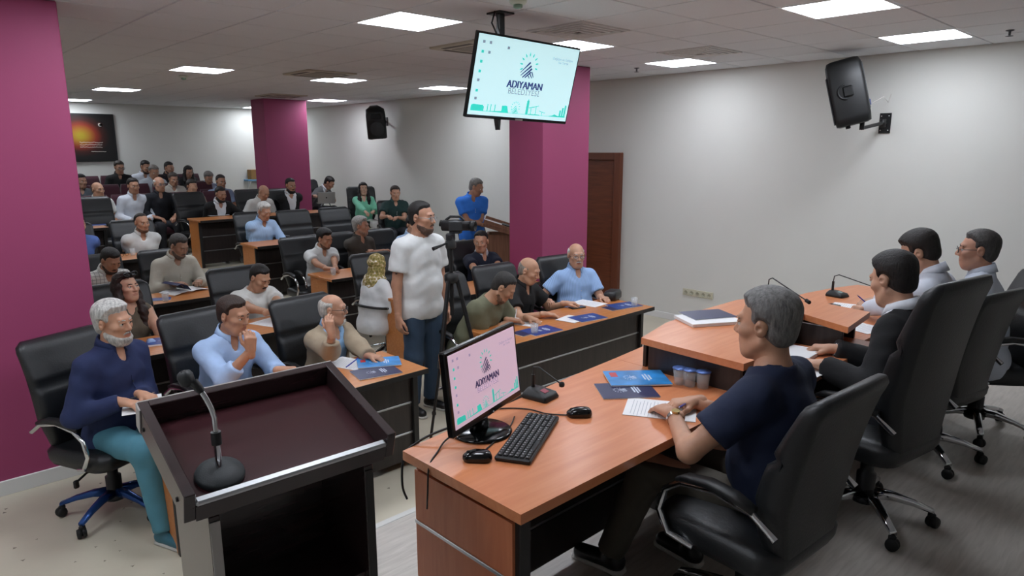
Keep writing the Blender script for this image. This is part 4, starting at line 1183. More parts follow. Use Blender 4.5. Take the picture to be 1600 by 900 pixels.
        if side is not None: r = np.minimum(r, side - lz + .25*np.clip(-ly-.05, 0, .05))
        t_ = t0*np.clip(r/.016, -.7, 1)*(1 + vol*np.clip(lz/.1, 0, 1)*(r > 0))*(fade + (1-fade)*np.clip((lz+.01)/.075, 0, 1))
        st_ = np.sin(260*lx+9*np.sin(40*ly+ph)+60*lz)*np.sin(120*ly+7*np.sin(50*lx)+ph) + .8*np.sin(95*lx+80*ly+6*np.sin(45*lz+ph))
        F.d -= (t_ + .022*t0*st_*np.clip(r/.02, 0, 1)).astype(np.float32)
        return F
    def hbox(extra=()):
        lo, hi = bounds([H((a*.105, b*.13, c*.15)) for a in (-1, 1) for b in (-1, 1) for c in (-1, 1)] + list(extra), .01)
        return Field(lo, hi, hr)
    HS = {'short': (hairt, .063, .086, .5), 'thick': (.015, .066, .084, .9), 'receding': (.008, .040, .104, .4), 'crop': (.0075, .057, .091, .9)}
    if hair in HS:
        t0, fy, fz, vol = HS[hair]; part('hair', hair_shape(hbox(), t0, fy, fz, vol=vol, fade={'crop': .22, 'short': .4, 'thick': .5, 'receding': .5}[hair]), hm)
    elif hair == 'bald': part('hair', hair_shape(hbox(), .0035, .035, .06, side=.040, vol=0), hm)
    elif hair == 'ring': part('hair', hair_shape(hbox(), .010, .040, .070, side=.066, vol=0), hm)
    elif hair == 'long':
        lo, hi = bounds([H((a*.15, b*.16, c*.16)) for a in (-1, 1) for b in (-1, 1) for c in (-1, 1)] + [nb-u*.22-X1*.16-f_*.14, nb-u*.22+X1*.16+f_*.16], .02)
        F = Field(lo, hi, hr*1.1)
        hair_shape(F, .014, .064, .088, nape=-.14, vol=.4, ears=False)
        for q in (1, -1):
            p0, p1, p2, p3 = H((q*.068, .01, .02)), H((q*.088, .0, -.07)), nb + X1*q*.085 + f_*.085 - u*.03, nb + X1*q*.075 + f_*.125 - u*.19
            F.cone(p0, p1, .020, .030, .03); F.cone(p1, p2, .032, .034, .03); F.cone(p2, p3, .034, .016, .03)
        F.cone(H((0, -.07, .0)), nb - f_*.085 + u*.0, .07, .06, .04); F.cone(nb - f_*.085, nb - f_*.12 - u*.15, .06, .035, .04)
        F.wrinkle(.003, 2.0, ph); part('hair', F, hm)
    elif hair == 'scarf':
        lo, hi = bounds([H((a*.15, b*.17, c*.17)) for a in (-1, 1) for b in (-1, 1) for c in (-1, 1)] + [nb-u*.14-X1*.17-f_*.14, nb-u*.14+X1*.17+f_*.14], .02)
        F = Field(lo, hi, hr*1.1)
        F.ell(H((0, -.018, .036)), np.array((.0765, .098, .085))*s, 0, Rh, .018); F.ell(H((0, .0, -.04)), np.array((.072, .075, .10))*s, .03, Rh, .016)
        F.cone(neck[0] + u*.03, neck[1], .085, .08, .03); F.ell(nb - u*.01, (.15, .10, .07), .04, RT)
        F.ell(nb - u*.06 - f_*.06, (.11, .06, .12), .04, RT)
        cf = H((0, .10, -.012)); rr = np.array((.056, .06, .082))*s
        def face(X, Y, Z):
            x_, y_, z_ = X-cf[0], Y-cf[1], Z-cf[2]
            a_, b_, c_ = [Rh[0, i]*x_+Rh[1, i]*y_+Rh[2, i]*z_ for i in range(3)]
            return -(np.sqrt((a_/rr[0])**2+(b_/rr[1])**2+(c_/rr[2])**2)-1)*rr[0]
        F.cut(face, .006); F.wrinkle(.004, 1.3, ph)
        M = mat('scarf_print', '#7a7440', .8); nt = M.node_tree; N = nt.nodes
        if len(N) < 4:
            v_ = N.new('ShaderNodeTexVoronoi'); v_.inputs['Scale'].default_value = 38; rp_ = N.new('ShaderNodeValToRGB'); tc_ = N.new('ShaderNodeTexCoord')
            for p_, c_ in ((0, '#5b5a2c'), (.45, '#8c7f45'), (.7, '#b59f6c')):
                e_ = rp_.color_ramp.elements[0] if p_ == 0 else rp_.color_ramp.elements.new(p_); e_.color = lin(c_)
            nt.links.new(tc_.outputs['Object'], v_.inputs[0]); nt.links.new(v_.outputs['Distance'], rp_.inputs[0]); nt.links.new(rp_.outputs[0], N['Principled BSDF'].inputs['Base Color'])
        part('headscarf', F, M)
    if beard:
        t_ = {'full': .010, 'short': .0045, 'stubble': .0018, 'goatee': .008}[beard] if beard != 'moustache' else .0
        bcc = bc or hc
        mixb = {'stubble': .38, 'short': .66}.get(beard)
        if mixb: bcc = '#%02x%02x%02x' % tuple(int(mixb*int(bcc[i:i+2], 16)+(1-mixb)*int(skinc[i:i+2], 16)*.95) for i in (1, 3, 5))
        bm = hairm(bcc)
        if beard != 'moustache':
            lo, hi = bounds([H((a*.085, .02+b*.10, -.06+c*.08)) for a in (-1, 1) for b in (-1, 1) for c in (-1, 1)], .012)
            F = Field(lo, hi, hr*.85); headf(F, t_)
            if beard == 'full': F.cone(H((-.02, .06, -.105)), H((.02, .06, -.105)), .022, .022, .02)
            F.cut(plane(H((0, .0, -.040)), Rh @ nrm((0, .35, 1.))), .01)
            F.cut(plane(H((0, -.004, 0)), Rh @ np.array((0, -1., 0))), .006)
            if beard == 'goatee':
                for q in (1, -1): F.cut(plane(H((q*.030, 0, 0)), Rh @ np.array((q*1., 0, 0))), .006)
                F.cut(plane(H((0, .03, 0)), Rh @ np.array((0, -1., 0))), .006)
            cm = H((0, .100, -.057)); rm = np.array((.025, .03, .0135))*s
            def mouth(X, Y, Z):
                x_, y_, z_ = X-cm[0], Y-cm[1], Z-cm[2]
                a_, b_, c_ = [Rh[0, i]*x_+Rh[1, i]*y_+Rh[2, i]*z_ for i in range(3)]
                return -(np.sqrt((a_/rm[0])**2+(b_/rm[1])**2+(c_/rm[2])**2)-1)*rm[2]
            F.cut(mouth, .003); F.wrinkle(.0012, 3.5, ph); part('beard', F, bm)
        if beard != 'stubble':
            mo = MB()
            for q in (1, -1): mo.tube([H((q*.002, .1005, -.041)), H((q*.014, .098, -.044)), H((q*.028, .088, -.054))], [.0065*s, .0062*s, .003*s], 8)
            mo.build('moustache', bm, ob)
    bcol = hairm(brow or hc)
    for q in (1, -1): MB().tube([H((q*.014, .0905, .0315)), H((q*.030, .0905, .0365)), H((q*.050, .077, .031))], [.0032*s, .0042*s, .002*s], 6).build('eyebrow', bcol, ob)
    if eyes:
        for q in (1, -1):
            c = H((q*.032, .0775, .0105))
            eo = MB().lathe([(.0005, -.0125*s)] + [(.0125*s*math.cos(a), .0125*s*math.sin(a)) for a in np.linspace(-1.3, 1.3, 8)] + [(.0005, .0125*s)], c, 12).build('eye', EYEW, ob)
            MB().lathe([(.0055*s, .0098*s), (.0052*s, .0121*s), (.0006, .0127*s)], c, 12, Rh @ RX(-PI/2 + .12)).build('iris', IRIS, eo)
    if glasses:
        gm = mat('frame_'+glasses.strip('#'), glasses, .3); go = MB(); LE = []
        for q in (1, -1):
            A_ = np.linspace(0, 2*PI, 17)
            go.tube([H((q*.033 + .024*math.cos(a), .108 - .006*abs(math.cos(a)), .008 + .0175*math.sin(a))) for a in A_], .0019, 6, cap=False)
            LE.append(MB().raw([H((q*.033 + .023*math.cos(a), yy, .008 + .0168*math.sin(a))) for yy in (.1075, .1065) for a in A_[:-1]], [tuple(range(16)), tuple(range(31, 15, -1))]))
            go.tube([H((q*.057, .104, .012)), H((q*.078, .08, .014)), H((q*.083, .0, .012)), H((q*.081, -.025, .0))], .0021, 6)
        go.tube([H((-.01, .110, .012)), H((0, .1125, .015)), H((.01, .110, .012))], .0019, 6)
        gl = go.build('glasses', gm, ob)
        for l_ in LE: l_.build('lens', LENS, gl)
    if watch:
        S, E, W = arms[watch]
        d = nrm(W-E); q = W - d*.035
        MB().tube([q-d*.009, q+d*.009], .033*s, 18).build('watch_strap', CHROME, ob)
        nn = np.array((0, 0, 1.)); nn = nrm(nn-d*(nn @ d))
        MB().tube([q+nn*.030, q+nn*.040], .016, 16).build('watch_face', mat('watch_gold', '#c9b27a', .25, .8), ob)
    if hx: hx(ob, H, Rh, s, arms, nb, u, f_, hip)
    return ob
def thing_child(name, mb, m_, parent): return mb.build(name, m_, parent)
# ------------------------------------------------------------------ who sits where
def dirv(phi): return np.array((math.cos(math.radians(phi)), math.sin(math.radians(phi)), 0))
def sit(label, px_, py_, Y, phi, hphi, pitch=5, roll=0, lean=8, chair=None, cphi=None, seatkind='chair', fz=None, proto=None, cx=0, cy=0, cpos=None, **k):
    h = ray_y(px_, py_, Y)
    cl, cp = math.cos(math.radians(lean)), math.cos(math.radians(pitch))
    b = h - dirv(phi)*(math.sin(math.radians(lean))*.558 - .008) - dirv(hphi)*(.022*cp + .115*math.sin(math.radians(pitch)))
    z = floor_z(b[0], b[1]) if fz is None else fz
    sc = k.pop('s', 1.0)
    seat = h[2] - z - .075 - cl*.558*sc - .115*cp*sc + .022*math.sin(math.radians(pitch))
    if seat < .40: sc *= max(.90, 1-(.40-seat)/.75)
    if seat > .57: sc *= min(1.08, 1+(seat-.57)/.75)
    seat = min(.57, max(.40, seat))
    o = person(label, b[0], b[1], phi, lean=lean, head=(hphi-phi, pitch, roll), seat=seat, s=sc, z=z, **k)
    if chair and seatkind == 'chair':
        c = put_chair(*(cpos or (b[0]+cx, b[1]+cy)), cphi if cphi is not None else phi, chair, proto=proto, z=z)
    elif chair: put_seat(b[0], b[1]+.02, chair)
    return o
def hz_(px_, py_, z): return tuple(ray_z(px_, py_, z))

# front row, left desk
_first = sit('man with white beard in navy shirt and teal trousers, front left', 182, 505, 4.45, -62, -55, 6, lean=4, res='hi', tc='#1e2a52', sleeve='long', pc='#4d8496', sc='#2f6577', hair='thick', hc='#b9b7b2', hairt=.016,
    beard='full', bc='#b5b2ac', skinc='#b58062', rh=hz_(190, 628, .80), lh=hz_(222, 617, .80), rd=(.6, -.75, -.1), ld=(.35, -.9, -.05), chair='black leather chair of the white bearded man in navy', cphi=-66, cx=-.06, cy=.06,
    feet=((.22, .50, .085), (-.05, .30, .085)), knees=((.22, .42, .56), (-.12, .40, .54)), girth=1.12, belly=.03, eyes=1)
sit('man in light blue shirt resting his cheek on a raised hand', 368, 494, 4.45, -78, -62, 14, lean=14, res='hi', tc='#a9c4ea', sleeve='rolled', hair='short', hc='#33241c', skinc='#b07c5e',
    rh=hz_(392, 548, .98), rd=(.0, -.12, .95), rn=(.15, .85, .3), rc=.75, rp=(.4, .4, -1), lh=hz_(440, 578, .79), ld=(.8, -.5, 0), chair='black leather chair of the man resting his cheek on hand', cphi=-80, girth=1.05)
sit('man in beige blazer with glasses and white goatee, hand on neck', 527, 489, 4.42, -72, -44, 4, lean=10, res='hi', top='blazer', tc='#a3937c', under='#8fb7de', hair='ring', hc='#b7b3ab', beard='goatee', bc='#cfccc6', skinc='#b88468', glasses='#2a211d',
    rh=hz_(518, 520, 1.02), rd=(-.1, .15, .95), rn=(.2, .2, 0), rc=.6, rp=(-.2, .3, -1), lh=hz_(578, 556, .79), ld=(.5, -.85, -.1), lc=.5, chair='black leather chair of the man in beige blazer', cphi=-84, girth=1.1)
# front row, right desk
sit('man in olive T-shirt bending over his notes', 790, 450, 4.12, -78, -52, 42, lean=30, res='hi', top='tshirt', tc='#6f7059', sleeve='short', hair='crop', hc='#2c2a27', hairt=.008, skinc='#ad7b5b', eyes=0, beard='stubble',
    rh=hz_(797, 500, .79), lh=hz_(826, 497, .79), rd=(.75, -.6, -.1), ld=(.2, -.9, -.1), chair='black leather chair of the man in olive T-shirt', cphi=-86, cy=.05, girth=1.08)
sit('balding man in black shirt reading at the front desk', 830, 424, 4.42, -80, -68, 22, lean=14, res='hi', top='shirt', tc='#17181a', sleeve='short', hair='bald', hc='#8f867c', skinc='#b98768', eyes=0,
    rh=hz_(852, 491, .79), lh=hz_(884, 474, .79), rd=(.8, -.55, -.1), ld=(.75, -.6, 0), rc=.4, chair='black leather chair of the balding man in black', cphi=-92, girth=1.1, belly=.03)
sit('white haired man with glasses and moustache in pale blue shirt', 902, 400, 4.52, -112, -122, 6, lean=2, res='hi', top='shirt', tc='#8fb0dc', sleeve='short', tpat='stripe', hair='ring', hc='#c9c7c2', beard='moustache', bc='#c5c2bc', skinc='#bd8a6e', glasses='#3a3430',
    rh=hz_(850, 467, .78), lh=hz_(940, 464, .78), rd=(-.2, -.9, 0), ld=(-.3, -.9, 0), chair='black leather chair next to the wooden door', cphi=-96, girth=1.12, belly=.04)
# second row
def shades(ob, H, Rh, s, arms, nb, u, f_, hip):
    mb = MB()
    for q in (1, -1): mb.tube([H((q*.034 + .028*math.cos(a), .083 - .012*abs(math.cos(a)), .118 + .016*math.sin(a))) for a in np.linspace(0, 2*PI, 13)], .008, 6)
    mb.tube([H((-.08, .0, .085)), H((-.062, .07, .112)), H((.062, .07, .112)), H((.08, .0, .085))], .004, 6)
    mb.build('sunglasses', GLOSSB, ob)
sit('woman with long brown hair and sunglasses on her head', 200, 450, 6.08, -82, -66, -4, lean=4, res='hi', fem=True, top='sleeveless', tc='#5d5344', hair='long', hc='#2b1c17', skinc='#bd8e73', s=.95, collar=False,
    chair='black leather chair behind the long haired woman', cphi=-88, rh=hz_(178, 545, .70), lh=hz_(258, 540, .70), hx=shades)
def phone_of(px_, py_, z, label, phi, parent=None):
    p = hz_(px_, py_, z); t = thing('mobile_phone', label, 'phone', p, math.radians(phi+90))
    R = RX(math.radians(50)); MB().box((0, 0, 0), (.072, .15, .009), .003, R).build('body', BLACKP, t)
    MB().box(R @ np.array((0, 0, .0052)), (.066, .142, .001), 0, R).build('glass', mat('phone_glass', '#39424a', .1), t)
sit('man in white T-shirt looking down at his phone', 409, 436, 6.02, -84, -70, 32, lean=16, res='hi', top='tshirt', tc='#d9dad6', hair='crop', hc='#15110f', beard='moustache', skinc='#ae7d5e', eyes=0,
    rh=hz_(425, 490, .84), lh=hz_(452, 486, .84), rd=(.6, -.6, .25), ld=(-.2, -.8, .3), rn=(.3, .2, .6), ln=(-.5, .3, .5), chair='black leather chair of the man with the phone', cphi=-90, girth=1.05)
phone_of(441, 483, .87, 'dark mobile phone held by the man in white T-shirt', -80)
def belt(ob, H, Rh, s, arms, nb, u, f_, hip):
    R_ = RX(-math.radians(8)); c = hip + u*.17
    P = [c + R_ @ np.array((.228*math.cos(a), .175*math.sin(a), 0)) for a in np.linspace(0, 2*PI, 25)]
    MB().tube(P, .014, 6, cap=False).build('belt', BLACKP, ob)
sit('woman in green patterned headscarf and white jacket, turned away', 594, 416, 6.0, 0, 18, 6, lean=6, res='hi', fem=True, top='shirt', tc='#d8dada', sleeve='long', hair='scarf', pc='#5d7288', skinc='#b98a6c', s=.97, collar=False, open_neck=0, girth=1.3,
    chair='black leather chair under the woman in white jacket', cphi=-90, cpos=(ray_y(572, 396, 6.5)[0], 6.10), hx=belt)
sit('man in navy polo with white collar stripes, looking aside', 753, 378, 6.1, -100, -142, 10, lean=6, res='hi', top='polo', tc='#10162a', ccol='#c9ccd4', sleeve='short', hair='crop', hc='#120f0e', skinc='#b07d60',
    rh=hz_(765, 437, .82), lh=hz_(790, 430, .82), chair='black leather chair of the man in navy polo', cphi=-92)
# third row
sit('bearded man in plaid white shirt bent over, behind the woman', 174, 408, 7.85, -84, -70, 34, lean=18, tc='#c9c8c2', tpat='plaid', sleeve='long', hair='short', hc='#17120f', beard='short', skinc='#8e6148', eyes=0, chair='black leather chair of the man in plaid shirt', cphi=-90)
sit('bearded man in beige shirt leafing through a blue booklet', 281, 385, 7.85, -84, -66, 30, lean=12, tc='#b8b4a6', sleeve='long', hair='short', hc='#3d3a37', beard='short', bc='#4a433d', skinc='#8f6650', eyes=0,
    rh=hz_(272, 445, .82), lh=hz_(312, 440, .82), chair='black leather chair of the man in beige shirt', cphi=-90, girth=1.08)
sit('dark haired man in white polo with forearms on desk', 509, 374, 7.9, -86, -72, 20, lean=12, top='polo', tc='#cfd1d0', sleeve='short', hair='thick', hc='#14100e', beard='stubble', skinc='#a97557', eyes=0,
    rh=hz_(515, 422, .80), lh=hz_(524, 418, .80), rd=(.7, -.6, 0), chair='black leather chair of the man in white polo', cphi=-92, girth=1.08)
sit('grey haired man in dark olive shirt with folded arms', 566, 354, 8.0, -80, -48, 6, lean=2, top='shirt', tc='#45403a', sleeve='short', hair='thick', hc='#9a9893', beard='stubble', bc='#9a9893', skinc='#a9745c', world=True,
    rh=hz_(598, 392, .86), lh=hz_(580, 395, .86), chair='black leather chair of the grey haired man in olive', cphi=-88, cpos=(4.68, 8.05))
sit('person in pale blue shirt hidden behind the cameraman', 646, 352, 8.0, -90, -90, 14, lean=10, tc='#9fb9d6', res='lo', chair='black leather chair half hidden behind the cameraman', cphi=-90, cpos=(5.30, 8.05))
# fourth row
sit('heavy man in white T-shirt with crossed arms on desk', 223, 349, 9.62, -86, -78, 10, lean=12, top='polo', tc='#d3d4d2', sleeve='short', hair='receding', hc='#241e1a', beard='stubble', skinc='#aa7759',
    rh=hz_(228, 381, 1.0), lh=hz_(208, 384, 1.0), rd=(.9, -.3, 0), ld=(-.9, -.3, 0), chair='black leather chair of the heavy man in white', cphi=-90, girth=1.14)
sit('person in blue shirt almost hidden by the left pillar', 122, 352, 9.62, -86, -80, 10, lean=14, tc='#5673b5', res='lo', lh=hz_(140, 376, 1.0), chair='black leather chair almost hidden by the left pillar', cphi=-90)
sit('white haired man in pale blue striped shirt reading', 414, 331, 9.62, -84, -78, 24, lean=12, tc='#9fbfe6', tpat='stripe', sleeve='rolled', hair='thick', hc='#c4c2bd', skinc='#a8765b', eyes=0,
    rh=hz_(413, 362, 1.02), lh=hz_(430, 362, 1.02), chair='black leather chair of the white haired reader', cphi=-92, girth=1.05)
# fifth row
sit('bearded man in black suit over white shirt, fifth row', 346, 304, 11.5, -86, -76, 22, lean=12, res='lo', top='suit', tc='#0f1012', under='#cfd3d8', hair='crop', hc='#141110', beard='full', bc='#17120f', skinc='#8d624c', eyes=0,
    rh=hz_(343, 330, 1.22), lh=hz_(355, 329, 1.22), chair='black leather chair left of the bearded suited man', cphi=-80, cx=-.28, cy=.05)
sit('bald man in white shirt bent over beside the far pillar', 413, 301, 11.6, -86, -74, 34, lean=20, res='lo', tc='#cfcfca', sleeve='short', hair='bald', hc='#6d5a4c', skinc='#a8795f', eyes=0, chair='black leather chair of the bald bent man', cphi=-90, fz=.42)
sit('black bearded man in dark suit before the far magenta pillar', 455, 290, 11.6, -88, -84, 16, lean=6, res='lo', top='suit', tc='#15171a', under='#d5d8dc', hair='crop', hc='#100d0c', beard='full', bc='#120f0e', skinc='#94684f',
    rh=hz_(470, 304, 1.35), lh=hz_(462, 306, 1.35), chair='black leather chair in front of the far pillar', cphi=-90, fz=.42)
# people in the burgundy seats
B = dict(res='lo', seatkind='seat')
sit('bald man in white short sleeved shirt at the left', 154, 297, 12.45, -84, -66, 6, tc='#cfcfcb', sleeve='short', hair='bald', hc='#6a5648', skinc='#a3745a', chair='burgundy seat of the bald man in white', **B)
sit('man in white long sleeved shirt, first burgundy row', 209, 291, 12.45, -86, -80, 8, tc='#d2d8e2', hair='short', hc='#1d1714', skinc='#a06f54', chair='burgundy seat of the man in white shirt', **B)
sit('white haired man in dark navy shirt and glasses', 250, 288, 12.45, -88, -80, 8, tc='#14171f', sleeve='rolled', hair='ring', hc='#b5b1aa', glasses='#222222', skinc='#a5745b', chair='burgundy seat of the man in navy shirt', **B)
sit('man in beige vest with a hand over his mouth', 301, 292, 12.45, -88, -78, 14, tc='#8a7a66', sleeve='short', hair='short', hc='#221b17', skinc='#9b6d53', rh=tuple(ray_y(303, 302, 12.2)), rd=(0, -.1, .9), rn=(0, .9, .2), chair='burgundy seat of the man in beige vest', **B)
sit('man in pale blue shirt at the right end of burgundy seats', 346, 284, 13.0, -88, -84, 14, tc='#8ea1bd', sleeve='short', hair='crop', hc='#2b2522', skinc='#96694f', chair='burgundy seat at the right end of the row', **B)
sit('man in grey shirt just right of the left pillar', 128, 284, 13.6, -84, -70, 10, tc='#4d535a', hair='short', hc='#15110f', skinc='#7d5744', chair='burgundy seat next to the left pillar', **B)
sit('man in white patterned shirt, middle burgundy row', 272, 281, 13.4, -88, -84, 20, tc='#b3aea5', sleeve='short', hair='short', hc='#4a423d', skinc='#95684f', chair='burgundy seat of the man in patterned shirt', **B)
sit('grey haired man in pale shirt looking down, middle row', 241, 269, 14.1, -88, -84, 24, tc='#a9b0b8', sleeve='short', hair='short', hc='#77736e', skinc='#96684f', chair='burgundy seat of the grey haired man looking down', **B)
sit('grey haired man in pale blue shirt looking down', 327, 279, 14.0, -88, -92, 30, tc='#93a4ba', sleeve='short', hair='thick', hc='#7d7a76', skinc='#96684f', chair='burgundy seat of the grey haired man in blue', **B)
sit('woman with long dark hair in black, back row', 296, 271, 14.75, -88, -86, 26, tc='#17181b', fem=True, hair='long', hc='#15100e', skinc='#a97d66', collar=False, chair='burgundy seat of the dark haired woman', **B)
sit('man with glasses in black shirt under the framed picture', 187, 262, 14.95, -88, -84, 18, tc='#131416', hair='short', hc='#2a241f', glasses='#1c1c1c', skinc='#9c6f57', chair='burgundy seat of the man with glasses', **B)
sit('bearded man in white shirt looking down, back row', 228, 261, 15.0, -88, -70, 24, tc='#ccd1da', hair='crop', hc='#14100f', beard='short', skinc='#9a6d55', chair='burgundy seat of the bearded man in white', **B)
sit('bearded man in dark jacket, right side of back row', 265, 263, 15.0, -88, -66, 18, tc='#1b1a1d', hair='crop', hc='#15110f', beard='short', skinc='#9a6d55', chair='burgundy seat of the bearded man in dark jacket', **B)
for i, (sx, sy) in enumerate(((2.65, 14.98), (3.22, 14.98), (2.2, 12.5), (3.25, 13.75), (3.75, 13.75), (4.9, 13.75), (5.1, 14.98), (4.75, 12.5))):
    put_seat(sx, sy, ['empty burgundy seat at the left of the back row', 'empty burgundy seat left of the man with glasses', 'empty burgundy seat beside the left pillar', 'empty burgundy seat in the middle row behind the white shirt',
                      'empty burgundy seat in the middle row behind the navy shirt', 'empty burgundy seat behind the pale blue shirt', 'empty burgundy seat at the right of the back row', 'empty burgundy seat right of the beige vest'][i])
# along the right wall
sit('man in grey jacket bent over an open laptop', 516, 286, 12.75, -58, -52, 40, lean=36, res='lo', top='suit', tc='#5e5f60', under='#c9ccd0', hair='short', hc='#16110f', skinc='#93674f', eyes=0, rh=tuple(ray_y(490, 306, 12.5)), rd=(-.2, -.8, .2),
    lh=tuple(ray_y(522, 312, 12.4)), chair='black leather chair of the man with the laptop', cphi=-90)
lp = thing('laptop', 'silver laptop held by the bent man in grey jacket', 'laptop', tuple(ray_y(509, 317, 12.3)), math.radians(-20))
MB().box((0, 0, 0), (.33, .23, .014), .003).build('base', BRUSHED, lp)
MB().box((0, -.13, .11), (.33, .01, .22), .003, RX(math.radians(12))).build('lid', BRUSHED, lp)
MB().lathe([(.014, 0), (.014, .001)], (0, -.1365, .11), 12, RX(PI/2 + math.radians(12))).build('emblem', DARKP, lp)
sit('woman with long black hair in mint green cardigan', 568, 296, 11.2, -112, -108, 2, lean=2, fem=True, tc='#7cc9a9', under='#dfe3e2', sleeve='long', hair='long', hc='#141012', skinc='#c39a84', pc='#d9d8d4', sc='#b9b7b3', collar=False, open_neck=.05,
    rh=tuple(ray_y(571, 331, 10.85)), lh=tuple(ray_y(584, 330, 10.85)), chair='black chair of the woman in mint green', cphi=-112, s=.95)
sit('man in dark green polo seated by the right wall', 618, 302, 10.25, -112, -112, 12, lean=6, top='polo', tc='#14302e', ccol='#2c4a48', sleeve='short', hair='short', hc='#2b221e', skinc='#a5755b', pc='#2a2c33', rh=tuple(ray_y(605, 338, 10.0)), lh=tuple(ray_y(622, 340, 10.0)), chair='black chair of the man in dark green polo', cphi=-112, girth=1.1)
# standing people
h = ray_y(737, 291, 8.0)
sc_ = h[2]/1.603
person('man in bright blue polo standing with crossed arms', h[0]+.02, h[1]+.03, -112, stand=True, s=sc_, head=(52, 24, 0), lean=2, top='polo', tc='#2f76d6', sleeve='short', hair='short', hc='#6f6c68', beard='moustache', skinc='#9a6a4f', pc='#8d99ab',
       rh=(-.13, .21, 1.10), lh=(.14, .19, 1.08), rd=(-.9, .25, .1), ld=(.9, .2, .0), rn=(0, -1, -.2), ln=(0, -1, -.2), rp=(.8, .1, -.8), lp=(-.8, .1, -.8), world=False, girth=1.05)
h = ray_y(660, 339, 4.58)
sc_ = h[2]/1.606
def sleeve_tag(ob, H, Rh, s, arms, nb, u, f_, hip):
    S, E, W = arms[1]; d = nrm(E-S); c = S + (E-S)*.66
    MB().box(c + np.array((.045, .032, 0)), (.014, .014, .008), .002).build('sleeve_label', BLACKP, ob)
person('cameraman in white T-shirt and jeans standing in the aisle', h[0]-.03, h[1]+.02, -86, stand=True, res='hi', s=sc_, head=(22, 6, 0), lean=0, top='tshirt', tc='#dcdedd', sleeve='short', hair='crop', hc='#14110f', beard='short', bc='#2a211b', skinc='#b27c5f', glasses='#8d8f92',
       pc='#34495f', sc='#1b1c1e', girth=1.06, belly=.022, rh=(.27, .03, .80), lh=(-.26, .05, .82), rd=(.02, .1, -1), ld=(0, .15, -1), rn=(-1, 0, 0), ln=(1, 0, 0), rp=(.5, -1, 0), lp=(-.5, -1, 0), world=False, hx=sleeve_tag)
# platform
PR = dict(res='hi')
sit('grey haired man in navy T-shirt at the near desk end', 1190, 507, 1.17, 92, 96, 6, lean=7, s=1.05, top='tshirt', tc='#14203c', sleeve='short', hair='thick', hc='#6b6a68', skinc='#b27e60', pc='#4b463d', sc='#0e0e10', fz=PLZ,
    rh=hz_(1085, 628, 1.165), lh=hz_(1052, 648, 1.165), rd=(-.8, .5, 0), ld=(.35, .9, 0), lp=(-1, -.6, -.4), rc=.55, lc=.4, watch=-1, chair='black leather chair of the man in navy T-shirt', cphi=86, proto=proto_low, cpos=(2.29, 1.09),
    feet=((.10, .40, .085), (-.20, .62, .085)), knees=((.14, .42, .54), (-.16, .46, .54)), girth=1.1, belly=.03, **PR)
sit('dark haired man in black suit at the centre of the desk', 1389, 437, 1.13, 92, 72, 20, lean=7, s=1.04, top='suit', tc='#0e0f12', under='#d5d9e0', hair='thick', hc='#171311', skinc='#b98a70', fz=PLZ,
    rh=hz_(1300, 545, 1.165), lh=hz_(1286, 570, 1.165), rd=(-.4, .9, 0), ld=(-.2, 1, 0), chair='tall black leather chair of the man in black suit', cphi=80, proto=proto_high, cpos=(3.50, 1.08), **PR)
sit('dark haired man in white shirt writing with his head bent', 1430, 395, 1.28, 92, 98, 30, lean=12, tc='#cdd3de', hair='thick', hc='#1b1613', skinc='#b08267', fz=PLZ, rh=hz_(1365, 470, 1.20), lh=hz_(1354, 482, 1.19), rd=(-.9, .4, 0), ld=(-.9, .5, .1), lc=.8,
    chair='black leather chair between tall chair and glasses wearer', cphi=78, proto=proto_low, cpos=(4.50, 1.10), **PR)
sit('man with dark glasses in white shirt at far right', 1521, 391, 1.08, 100, 106, 4, lean=6, tc='#c9d1de', hair='short', hc='#3f3c3a', skinc='#a8745c', glasses='#1a1a1c', fz=PLZ, pc='#14151a', chair='black leather chair at the right picture edge', cphi=128, proto=proto_low, cx=.12, cy=-.02, girth=1.12, belly=.04, **PR)
# empty chairs
for px_, py_, Yt, lab in ((702, 424, 6.55, 'empty black chair behind the camera tripod'), (463, 360, 8.35, 'empty black chair left of the man in white polo'),
                          (455, 318, 10.0, 'empty black chair right of the white haired reader'), (519, 314, 10.0, 'empty black chair below the bent man with laptop'),
                          (140, 306, 11.9, 'empty black chair in the fifth row by the left pillar'), (733, 388, 8.2, 'empty black chair behind the man in navy polo')):
    p = ray_y(px_, py_, Yt); put_chair(p[0], Yt-.33, -90, lab, z=floor_z(p[0], Yt-.33))
